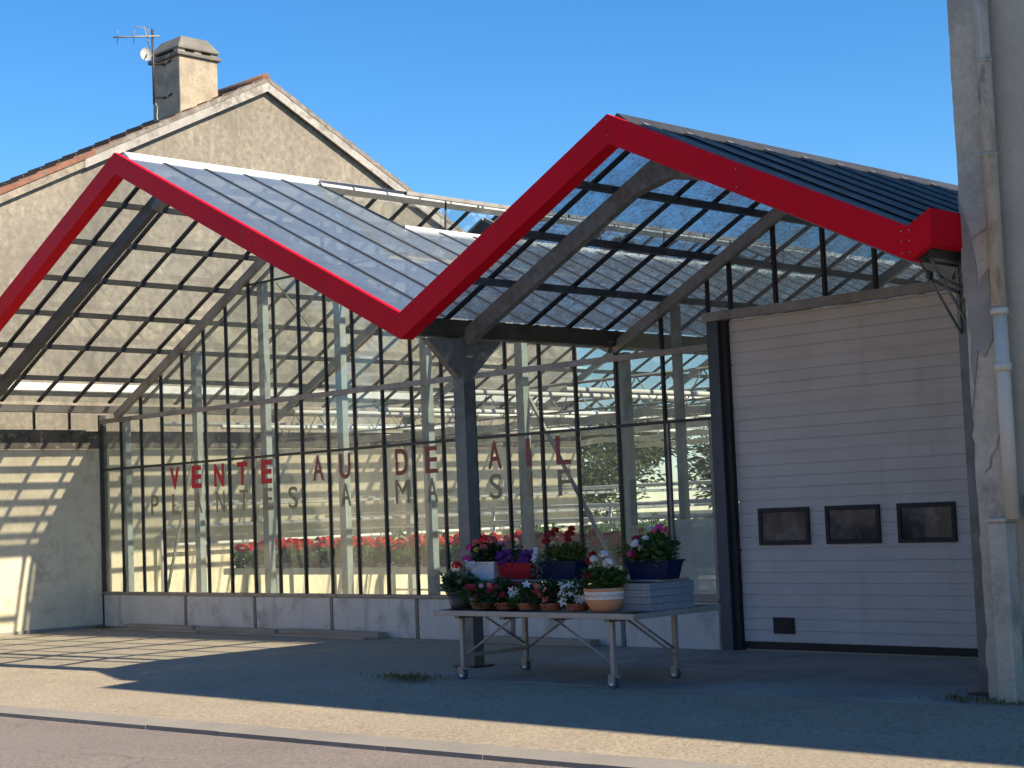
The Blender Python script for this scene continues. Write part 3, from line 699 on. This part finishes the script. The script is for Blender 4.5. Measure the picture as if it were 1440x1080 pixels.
# ------------------------------------------------------------------ unseen street houses added for reflections in the glass and warm bounce light
M['hcream']=mat('cream_house_render',(.62,.55,.42),.9,var=.1,scale=.8); M['hgrey']=mat('grey_house_render',(.52,.49,.43),.9,var=.1,scale=.8); M['hpink']=mat('ochre_house_render',(.60,.46,.32),.9,var=.1,scale=.8)
random.seed(12)
def added_street_house(x0,x1,h,mt,label):
    y=-19.4-.0; t=thing('added_street_house',label,'house',((x0+x1)/2,y-4,0),'unseen houses added across the street for bounce light')
    b=MB(); b.box(x0,x1,y-8,y,-.1,h); wl=b.build('wall',mt,t)
    b=MB(); b.prism([(x0-.0,y+.35,h-.05),(x0-.0,y-4,h+2.4),(x0-.0,y-8.35,h-.05),(x0-.0,y-8.35,h-.2),(x0,y-4,h+2.2),(x0,y+.35,h-.2)],(x1-x0,0,0)); b.build('roof','tile',t,recalc=True)
    n=int((x1-x0)/2.4)
    for k in range(n):
        X=x0+(x1-x0)*(k+.5)/n
        for z0,z1 in ((1.0,2.4),(3.8,5.2)):
            if z0<2 and k==n//2: z0=0.0
            f=MB().box(X-.5,X+.5,y-.02,y+.02,z0,z1).build('window','whiteplastic' if z0>0 else 'blue',t)
            if z0>0:
                MB().box(X-.42,X-.04,y+.02,y+.026,z0+.08,z1-.08).box(X+.04,X+.42,y+.02,y+.026,z0+.08,z1-.08).build('pane','rubber',f)
            for sx in (-.78,.78): MB().box(X+sx-.24,X+sx+.24,y+.005,y+.05,max(z0,.9),z1).build('shutter','zinc',t) if z0>0 else None
added_street_house(-16,-4,6.2,'hcream','unseen cream rendered house added for bounce light across the street, furthest left'); added_street_house(-4,7,6.6,'hgrey','unseen grey rendered house added for bounce light opposite the stone gable'); added_street_house(7,17,6.0,'hpink','unseen ochre rendered house added for bounce light opposite the greenhouse'); added_street_house(17,29,6.4,'hcream','unseen cream rendered house added for bounce light behind the camera'); added_street_house(29,40,6.1,'hgrey','unseen grey rendered house added for bounce light across the street, furthest right')

# ------------------------------------------------------------------ planks
def plank(x0,x1,y,z,lab,rot=0,h=.035,wd=.12):
    o=MB().box(-(x1-x0)/2,(x1-x0)/2,-wd/2,wd/2,0,h,.004).build('plank','wood'); o.location=((x0+x1)/2,y,z); o.rotation_euler=(0,0,rot)
    tag(o,lab,'plank','planks lying along the foot of the glass front')
plank(.9,2.75,-.16,.001,'weathered plank nearest the cream wall, lying along the plinth',.0,.075,.15)
plank(2.85,4.75,-.16,.001,'weathered plank second from the cream wall, lying along the plinth',.008,.07,.15)
plank(4.85,7.0,-.17,.001,'long weathered plank third from the cream wall, lying along the plinth',-.008,.08,.16)
plank(8.7,10.75,-.20,.001,'wide weathered plank behind the wheeled table',.0,.08,.18)
plank(.8,3.1,-.36,.001,'thin lower plank on the ground before the two leftmost planks',.004,.025,.10)
plank(3.2,6.9,-.37,.001,'long thin lower plank before the third plank',-.004,.025,.10)

# ------------------------------------------------------------------ wheeled table
TB=thing('wheeled_table','long grey metal bench table on four casters carrying potted flowers','table',(12.9,-2.95,0))
tx0,tx1,ty0,ty1=11.66,14.22,-3.52,-2.30
b=MB(); b.box(tx0,tx1,ty0,ty0+.03,.615,.665,.003); b.box(tx0,tx1,ty1-.03,ty1,.615,.665,.003); b.box(tx0,tx0+.03,ty0+.03,ty1-.03,.615,.665,.003); b.box(tx1-.03,tx1,ty0+.03,ty1-.03,.615,.665,.003); b.build('rim','tablealu',TB)
MB().box(tx0+.03,tx1-.03,ty0+.03,ty1-.03,.625,.645).build('tabletop','darksteel',TB)
for X in (11.94,12.55,13.2,13.86): MB().box(X-.03,X+.03,ty0+.05,ty1-.05,.585,.615).build('crossbar','steel',TB)
for X,Y in ((11.94,-3.40),(13.86,-3.40),(11.94,-2.54),(13.86,-2.54)):
    lg=MB().box(X-.022,X+.022,Y-.022,Y+.022,.125,.60,.003).build('leg','tablealu',TB)
    b=MB(); b.box(X-.04,X+.04,Y-.04,Y+.04,.115,.125); b.box(X-.05,X+.02,Y-.028,Y-.022,.05,.115); b.box(X-.05,X+.02,Y+.022,Y+.028,.05,.115); b.box(X-.0,X+.07,Y-.02,Y+.02,.10,.112); cs=b.build('caster','tablealu',lg)
    MB().tube([(X-.02,Y-.02,.055),(X-.02,Y+.02,.055)],.054,20).build('wheel','caster',lg); MB().tube([(X-.02,Y-.024,.055),(X-.02,Y+.024,.055)],.03,14).build('wheel_hub','pipe',lg)
for Y in (-3.40,-2.54):
    MB().tube([(11.95,Y,.22),(12.62,Y,.59)],.012,8).build('brace','tablealu',TB)
    MB().tube([(13.85,Y,.22),(13.18,Y,.59)],.012,8).build('brace','tablealu',TB)
for X in (11.94,13.86):
    MB().box(X-.012,X+.012,-3.38,-2.56,.21,.245).build('stretcher','tablealu',TB)
    MB().tube([(X,-2.56,.28),(X,-3.1,.585)],.011,8).build('brace','tablealu',TB)

# crates
def crate(x,y,z,label,grp='grey plastic trays stacked on the table'):
    b=MB(); w_,d_,h_=.40,.60,.058
    b.box(-w_/2,w_/2,-d_/2,d_/2,0,.008)
    b.box(-w_/2,w_/2,-d_/2,-d_/2+.008,.008,h_);b.box(-w_/2,w_/2,d_/2-.008,d_/2,.008,h_);b.box(-w_/2,-w_/2+.008,-d_/2+.008,d_/2-.008,.008,h_);b.box(w_/2-.008,w_/2,-d_/2+.008,d_/2-.008,.008,h_)
    for zz in (.012,.044):
        b.box(-w_/2-.008,w_/2+.008,-d_/2-.008,-d_/2,zz,zz+.010); b.box(-w_/2-.008,w_/2+.008,d_/2,d_/2+.008,zz,zz+.010)
        b.box(-w_/2-.008,-w_/2,-d_/2,d_/2,zz,zz+.010); b.box(w_/2,w_/2+.008,-d_/2,d_/2,zz,zz+.010)
    for k in range(9): b.box(w_/2,w_/2+.006,-d_/2+.03+k*.065,-d_/2+.04+k*.065,.022,.044)
    for k in range(6): b.box(-w_/2+.03+k*.065,-w_/2+.04+k*.065,-d_/2-.006,-d_/2,.022,.044)
    o=b.build('tray','tray'); o.location=(x,y,z); o.rotation_euler=(0,0,rnd(-.012,.012)); tag(o,label,'tray',grp)
ords=('lowest','second from bottom','third from bottom','topmost')
for k in range(4): crate(13.99,-2.95,.668+k*.062,'grey plastic tray under the pink geranium planter, '+ords[k]+' of its stack')
for k in range(4): crate(12.02,-2.88,.668+k*.062,'grey tray hidden behind the small pots, '+ords[k]+' of its stack','grey plastic trays hidden behind the pots')
sh=MB().box(11.72,14.22,-3.14,-2.74,.918,.936,.003).build('shelf_board','wood'); sh.data.materials[0]=M['alu']; tag(sh,'long grey board laid over the tray stacks to hold the planters','shelf')

# ------------------------------------------------------------------ plants
def leaf(b,p,d,u,L,Wd,kind='leaf'):
    d=d.normalized(); s=d.cross(u)
    if s.length<.01: s=Vector((1,0,0))
    s.normalize(); n=s.cross(d)
    if kind=='round':
        vs=[b.bm.verts.new(p+d*(L*.5+math.cos(a)*L*.5)+s*(math.sin(a)*Wd*.5)+n*(-.18*L*math.cos(a)**2)) for a in [i*math.pi/3 for i in range(6)]]
        b.bm.faces.new(vs)
    else:
        P=[p,p+d*L*.45+s*Wd*.5+n*L*.12,p+d*L-n*L*.15,p+d*L*.45-s*Wd*.5+n*L*.12]
        b.bm.faces.new([b.bm.verts.new(q) for q in P])
def rv(): 
    while True:
        v=Vector((rnd(-1,1),rnd(-1,1),rnd(-1,1)))
        if .05<v.length<1: return v
def foliage(b,c,rad,n,size,kind='round',zmin=None):
    c=Vector(c)
    cl=[(lambda q:q*(rnd(.55,.95)/q.length))(rv()) for _ in range(11)]
    for _ in range(n):
        if random.random()<.62: v=random.choice(cl)+rv()*.42
        else: v=rv()*.9
        p=c+Vector((v.x*rad[0],v.y*rad[1],v.z*rad[2]))
        if zmin is not None and p.z<zmin: p.z=zmin+rnd(0,.03)
        d=(Vector((v.x,v.y,v.z*.4+.25))+rv()*.6)
        s=size*rnd(.55,1.4); leaf(b,p,d,(Vector((0,0,1))+rv()*.5),s,s*(1.05 if kind=='round' else .45),kind)
def stems(b,c,pts,r=.003):
    for p in pts: b.tube([c,(Vector(c)+Vector(p))/2+rv()*.01,p],r,4,False)
def floret(b,p,n,r,star=False):
    n=n.normalized(); a1=n.cross(Vector((.3,.2,1))).normalized(); a2=n.cross(a1); off=rnd(0,6)
    cc=b.bm.verts.new(p-n*r*.25)
    k=5
    vs=[]
    for i in range(k*2):
        a=off+i*math.pi/k; q=r if i%2==0 else r*(.45 if star else .72)
        vs.append(b.bm.verts.new(p+(a1*math.cos(a)+a2*math.sin(a))*q+n*rnd(-.1,.1)*r))
    for i in range(k*2): b.bm.faces.new((cc,vs[i],vs[(i+1)%(2*k)]))
def head(b,c,r,n=34,fr=.019):
    r=r*1.15
    for _ in range(n):
        v=rv().normalized(); v.z=abs(v.z)*1.0-.35
        floret(b,Vector(c)+v*r,v,fr*rnd(.8,1.2))
def grow(parent,c,rad,nleaf,size,lm,flowers,kind='round',zmin=None,heads=()):
    b=MB(); foliage(b,c,rad,nleaf,size,kind,zmin)
    b.build('foliage',lm,parent)
    st=MB(); used=False
    bym={}
    for (x,y,z,mt,typ,r) in flowers:
        q=bym.setdefault(mt,MB())
        p=Vector(c)+Vector((x,y,z))
        if typ=='head': head(q,p,r); stems(st,Vector(c),[p]); used=True
        else: floret(q,p,Vector((rnd(-.2,.9),rnd(-1,-.2),rnd(.1,.9))),r,typ=='star')
    for mt,q in bym.items(): q.build('blossom',mt,parent)
    if used: st.build('stem','leaf',parent)
    else: st.bm.free()
def pot(parent,mt,r0,r1,h,rim=.015):
    b=MB(); b.lathe((0,0,0),[(.001,0),(r0,0),(r0*1.0+.003,.004),(r1*.96,h-.03),(r1*.96,h-.03),(r1+.004,h-.028),(r1+.006,h),(r1-.004,h),(r1-.012,h-.02),(.001,h-.02)])
    o=b.build('pot',mt,parent); MB().lathe((0,0,0),[(.001,h-.015),(r1-.012,h-.015)]).build('soil','soil',o); return o
Z0=.668
FW=['fwhite','fred','fdred','fcoral']
# small terracotta pots in the front row
specs=[(12.13,'terracotta pot of pink and dark red petunias, leftmost of five, beside the dark pot',['fdred','flpink','fpink','fdred']),
 (12.45,'small terracotta pot with dark red petunias under the red planter, second of the five',['fdred','fdred','fcoral']),
 (12.75,'small terracotta pot with a few large white star petunias, middle of the five',['fwhite','fwhite']),
 (13.05,'small terracotta pot with coral and dark red flowers, fourth of the five',['fcoral','fdred']),
 (13.37,'small terracotta pot crowded with white petunias beside the patterned bowl',['fwhite','fwhite','fwhite'])]
for i,(X,lab,cols) in enumerate(specs):
    random.seed(20+i)
    t=thing('potted_petunia',lab,'potted flower',(0,0,0),'small terracotta pots in the front row of the table'); ORG[t.name]=(0,0,0)
    pot(t,'terracotta',.085,.112,.07)
    nf=[14,12,7,12,17][i]
    fl=[]
    for k in range(nf):
        a=rnd(-2.6,.3); rr_=rnd(.11,.17); fl.append((math.cos(a)*rr_*.95,math.sin(a)*rr_*.9-.02,rnd(-.04,.12),random.choice(cols),'star' if 'fwhite' in cols else 'flat',rnd(.042,.056) if 'fwhite' in cols else rnd(.028,.038)))
    grow(t,(0,0,.13),(.165,.15,.125),560,.06,'leafdark' if i%2 else 'leaf',fl,kind='leaf',zmin=.045)
    t.location=(X,-3.30,Z0)
# dark pot left
random.seed(31)
t=thing('potted_geranium','dark grey pot with one orange red geranium head at the left end of the table','potted flower',(0,0,0))
pot(t,'darkpot',.105,.15,.17)
fl=[(.0,-.05,.20,'fred','head',.042),(.08,.0,.12,'fwhite','flat',.02),(-.09,-.05,.10,'fwhite','flat',.018),(.12,-.05,.09,'fwhite','flat',.02)]
grow(t,(0,0,.24),(.19,.17,.10),420,.05,'leafgrey',[],zmin=.16)
grow(t,(0,0,.22),(.19,.17,.09),420,.05,'leafdark',fl,zmin=.16)
t.location=(11.80,-3.26,Z0)
# patterned bowl
random.seed(32)
t=thing('patterned_bowl','large pale terracotta bowl with white patterned band and red and white geraniums','flower bowl',(0,0,0))
b=MB(); b.lathe((0,0,0),[(.001,0),(.11,0),(.125,.01),(.165,.08),(.182,.15),(.180,.175),(.186,.18),(.190,.21),(.178,.213),(.168,.20),(.16,.17),(.001,.17)],36); bo=b.build('bowl','terra_lt',t)
MB().lathe((0,0,0),[(.1775,.112),(.1868,.150),(.1850,.180)],36).build('white_band','whiteband',bo)
b=MB()
for k in range(26):
    a=k*2*math.pi/26
    for q in range(5):
        a0=a+q*.045-.09; zz=.148+.013*math.sin(q*1.6+(k%2)*math.pi)
        b.box(-.003,.003,-.003,.003,-.0035,.0035); 
        for v in b.bm.verts[-8:] if False else list(b.bm.verts)[-8:]: v.co+=Vector((math.cos(a0)*.1868,math.sin(a0)*.1868,zz))
b.build('band_pattern','terracotta',bo)
fl=[(-.13,-.05,.18,'fdred','head',.036),(-.08,-.05,.24,'fdred','head',.03),(-.04,-.08,.20,'fwhite','head',.032),(.05,-.05,.24,'fwhite','head',.033),(.15,-.10,.17,'fwhite','head',.04),(-.12,-.1,.03,'fdred','head',.035),(-.05,-.13,.06,'fdred','head',.035)]
grow(t,(0,0,.27),(.17,.16,.13),480,.055,'leaf',fl,zmin=.2)
t.location=(13.72,-3.32,Z0)
# planter boxes on the shelf
def planter(mt,L,wd,h,lab):
    t=thing('planter_box',lab,'planter',(0,0,0),'planter boxes on the shelf')
    b=MB(); k=.82
    A=[(-L/2*k,-wd/2*k,0),(L/2*k,-wd/2*k,0),(L/2*k,wd/2*k,0),(-L/2*k,wd/2*k,0)];B=[(-L/2,-wd/2,h),(L/2,-wd/2,h),(L/2,wd/2,h),(-L/2,wd/2,h)]
    va=[b.bm.verts.new(p) for p in A];vb=[b.bm.verts.new(p) for p in B]
    for i in range(4): b.bm.faces.new((va[i],va[(i+1)%4],vb[(i+1)%4],vb[i]))
    b.bm.faces.new(va[::-1])
    b.box(-L/2-.01,L/2+.01,-wd/2-.01,-wd/2+.006,h-.016,h);b.box(-L/2-.01,L/2+.01,wd/2-.006,wd/2+.01,h-.016,h);b.box(-L/2-.01,-L/2+.006,-wd/2+.006,wd/2-.006,h-.016,h);b.box(L/2-.006,L/2+.01,-wd/2+.006,wd/2-.006,h-.016,h)
    o=b.build('box',mt,t); MB().box(-L/2+.01,L/2-.01,-wd/2+.01,wd/2-.01,h-.03,h-.015).build('soil','soil',o)
    return t
ZS=.937
random.seed(41)
t=planter('whiteplastic',.36,.2,.17,'white planter box with magenta, coral and yellow flowers at the left end of the shelf')
fl=[(-.17,-.07,.07,'fpink','head',.04),(-.2,-.09,-.04,'fpink','head',.042),(-.09,-.05,.12,'fcoral','head',.05),(0,-.03,.15,'fred','head',.05),(.08,-.02,.14,'fcoral','head',.05),(.03,-.08,.07,'fcoral','head',.04),(.15,.03,.09,'flpink','head',.04),(-.06,-.09,.05,'fyellow','head',.025)]
for k in range(8): fl.append((rnd(-.2,-.02),-.14,rnd(-.12,-.05),'fwhite','flat',.022))
grow(t,(0,0,.24),(.21,.13,.10),420,.05,'leafdark',fl,zmin=.165)
t.location=(11.90,-2.98,ZS)
t=planter('redplastic',.46,.2,.16,'red planter box with dark purple petunias next to the white one')
fl=[(rnd(-.22,.22),rnd(-.13,-.02),rnd(-.06,.06),random.choice(['fpurple','fpurple','fpurple']),'flat',rnd(.026,.036)) for _ in range(70)]
fl+=[(.27,-.08,.03,'fwhite','flat',.04),(.28,-.1,-.02,'fwhite','flat',.04),(.22,-.02,.07,'fwhite','flat',.03)]+[(rnd(-.2,.2),-.05,.08,'flpink','flat',.012) for _ in range(16)]
grow(t,(0,0,.21),(.24,.13,.07),420,.045,'leafdark',fl,kind='leaf',zmin=.15)
t.location=(12.37,-3.0,ZS)
t=planter('navy',.5,.2,.17,'navy planter with tall dark red geraniums and yellow green coleus')
fl=[(-.11,-.05,.20,'fdred','head',.045),(-.15,-.06,.14,'fdred','head',.04),(-.06,-.03,.24,'fdred','head',.03),(.12,-.03,.20,'fdred','head',.042),(.16,-.04,.25,'fdred','head',.026),(.10,-.03,.15,'fdred','head',.025)]
grow(t,(0,0,.22),(.24,.13,.09),300,.05,'leaf',fl,zmin=.16)
b=MB(); foliage(b,(.1,-.02,.25),(.18,.12,.06),240,.06,'leaf'); b.build('coleus','leafyel',t)
b=MB(); foliage(b,(-.22,-.09,.14),(.09,.08,.14),200,.04,'leaf'); b.build('trailing_foliage','leafgrey',t)
t.location=(12.93,-3.0,ZS)
t=planter('navy',.5,.22,.17,'navy planter with bright pink and white geraniums at the right end')
fl=[(.10,-.04,.18,'fpink','head',.058),(-.14,-.09,.06,'fwhite','head',.045),(-.09,-.08,.02,'fwhite','head',.03),(-.04,-.08,.10,'fwhite','head',.028),(-.17,-.06,.10,'fdred','head',.036),(-.19,-.1,-.03,'fpink','head',.035),(-.16,-.1,-.05,'fdred','head',.03),(-.03,-.02,.19,'fwhite','head',.022),(.06,-.1,.05,'fwhite','flat',.02),(.1,-.1,.03,'fwhite','flat',.018)]
grow(t,(.02,0,.26),(.25,.14,.14),620,.055,'leaf',fl,zmin=.16)
b=MB(); foliage(b,(-.24,-.04,.25),(.13,.1,.07),130,.05,'leaf'); b.build('trailing_foliage','leafyel',t)
t.location=(14.04,-3.0,ZS)

# interior benches
def bench(x0,x1,y0,y1,z,lab):
    t=thing('growing_bench',lab,'bench',((x0+x1)/2,(y0+y1)/2,0),'growing benches inside the greenhouse')
    b=MB(); b.box(x0,x1,y0,y0+.03,z-.07,z+.03); b.box(x0,x1,y1-.03,y1,z-.07,z+.03); b.box(x0,x1,y0+.03,y1-.03,z-.03,z-.01); b.box(x0,x0+.03,y0+.03,y1-.03,z-.07,z+.03); b.build('tabletop','benchalu',t)
    n=max(2,int((x1-x0)/2.2))
    for k in range(n+1):
        X=x0+.3+(x1-x0-.6)*k/n
        for Y in (y0+.2,y1-.2): MB().box(X-.025,X+.025,Y-.025,Y+.025,0,z-.07).build('leg','pipe',t)
    MB().tube([(x0+.2,y0+.22,.3),(x1-.2,y0+.22,.3)],.02,6).build('rail','pipe',t)
bench(1.9,11.3,.95,2.25,.84,'long pale growing bench of red geraniums close behind the glass front')
bench(1.2,10.8,4.6,6.0,.84,'long pale growing bench of green plants in the middle of the greenhouse')
bench(1.2,10.8,7.4,9.0,.84,'long pale growing bench furthest back in the greenhouse')
# interior geraniums: two prototypes
protos=[]
for v in range(3):
    random.seed(60+v)
    t=thing('bench_geranium','x','potted flower',(0,0,0))
    pot(t,'darkpot' if v else 'whiteplastic',.05,.065,.09)
    fl=[(rnd(-.10,.10),rnd(-.10,.10),rnd(.13,.24),('fred','fred','fcoral')[v],'head',rnd(.03,.045)) for _ in range(5)]
    grow(t,(0,0,.17),(.14,.14,.10),130,.065,'leafint',fl,zmin=.09)
    protos.append(t)
random.seed(77)
first=[True]*3
ORD='first second third fourth fifth sixth seventh eighth ninth tenth eleventh twelfth thirteenth fourteenth fifteenth sixteenth seventeenth eighteenth nineteenth twentieth twenty-first twenty-second twenty-third twenty-fourth twenty-fifth twenty-sixth twenty-seventh twenty-eighth twenty-ninth'.split()
ROW=('front row','second row','third row','back row')
for r_,y in enumerate((1.08,1.36,1.66,1.98)):
    for k in range(29):
        X=2.15+k*.315+rnd(-.03,.03)
        v=random.choice((0,1,1,2)) if X>6 else random.choice((0,1))
        if first[v]: o=protos[v]; first[v]=False; o.location=(X,y,.835); o.rotation_euler=(0,0,rnd(0,6))
        else: o=copytree(protos[v],(X,y,.835),rnd(0,6),scale=rnd(.88,1.15))
        tag(o,ORD[k]+' red geranium from the left end in the '+ROW[r_]+' of the bench','potted flower','red geraniums on the growing bench')
random.seed(80)
gp=thing('bench_plant','x','potted plant',(0,0,0)); pot(gp,'darkpot',.08,.10,.12)
b=MB(); foliage(b,(0,0,.26),(.22,.22,.18),220,.09,'leaf',zmin=.1); b.build('foliage','leafint',gp); ff=True
for y in (4.9,5.6,7.8,8.5):
    for k in range(16):
        X=1.6+k*.58+rnd(-.05,.05)
        if random.random()<.25: continue
        if ff: o=gp; ff=False; o.location=(X,y,.835)
        else: o=copytree(gp,(X,y,.835),rnd(0,6),scale=rnd(.7,1.2))
        tag(o,ORD[k]+' green plant from the left in the '+('front' if y in (4.9,7.8) else 'back')+' row of the '+('middle' if y<6 else 'rearmost')+' bench' ,'potted plant','green potted plants on the rear benches')

# ------------------------------------------------------------------ trees behind
random.seed(90)
def tree(loc,h,rx,label,seed):
    random.seed(seed)
    t=thing('tree',label,'tree',loc,'trees growing behind the greenhouse')
    x,y,z=loc
    b=MB(); b.tube([(x,y,z),(x+.05,y,z+h*.25),(x-.05,y+.05,z+h*.5)],[.16,.12,.08],8)
    cl=[]
    for k in range(7):
        a=rnd(0,6.28); c=Vector((x+math.cos(a)*rx*.5,y+math.sin(a)*rx*.5,z+h*rnd(.45,.8))); cl.append(c)
        b.tube([(x,y,z+h*rnd(.25,.45)),c],[.06,.02],6)
    b.build('trunk','trunk',t)
    b=MB()
    for c in cl: foliage(b,c,(rx*rnd(.4,.6),rx*rnd(.4,.6),h*rnd(.16,.24)),1300,.19,'leaf')
    b.build('crown','treeleaf',t)
tree((-5,17,0),4.6,2.6,'bushy green tree beyond the rear left corner of the greenhouse',1)
tree((-1,20,0),4.4,2.4,'bushy green tree behind the rear glass wall, left one',2)
tree((4,21,0),4.6,2.6,'bushy green tree behind the rear glass wall, middle one',3)
tree((9,21,0),4.2,2.4,'bushy green tree behind the rear glass wall, right one',4)
tree((-9,14.5,0),4.6,2.5,'bushy green tree behind the rendered house',5)

# ------------------------------------------------------------------ weeds
random.seed(95)
def weeds(cx,cy,sx,sy,n,hh,lab):
    b=MB()
    for _ in range(n):
        p=Vector((cx+random.gauss(0,sx),cy+random.gauss(0,sy),.004)); d=Vector((rnd(-1,1),rnd(-1,1),rnd(.5,1.6))); s=rnd(.4,1)*hh
        leaf(b,p,d,Vector((0,0,1))+rv()*.4,s,s*.25)
    o=b.build('weeds','weed'); tag(o,kind='stuff'); o['label']=lab; o['category']='weeds'
weeds(11.40,-3.62,.20,.09,420,.075,'tuft of yellowish weeds by the corner of the concrete apron')
weeds(17.05,-3.0,.16,.04,70,.09,'weeds growing at the foot of the plaster pier')
weeds(17.5,-3.0,.2,.04,90,.06,'weeds along the foot of the grey building')
weeds(5.0,-.12,2.4,.03,160,.022,'dry leaves and grit gathered along the foot of the plinth')
weeds(13.5,-3.47,.9,.02,60,.03,'sparse weeds in the joint of the concrete apron')
weeds(.40,-.28,.32,.10,500,.05,'dry leaf litter in the corner by the cream wall')
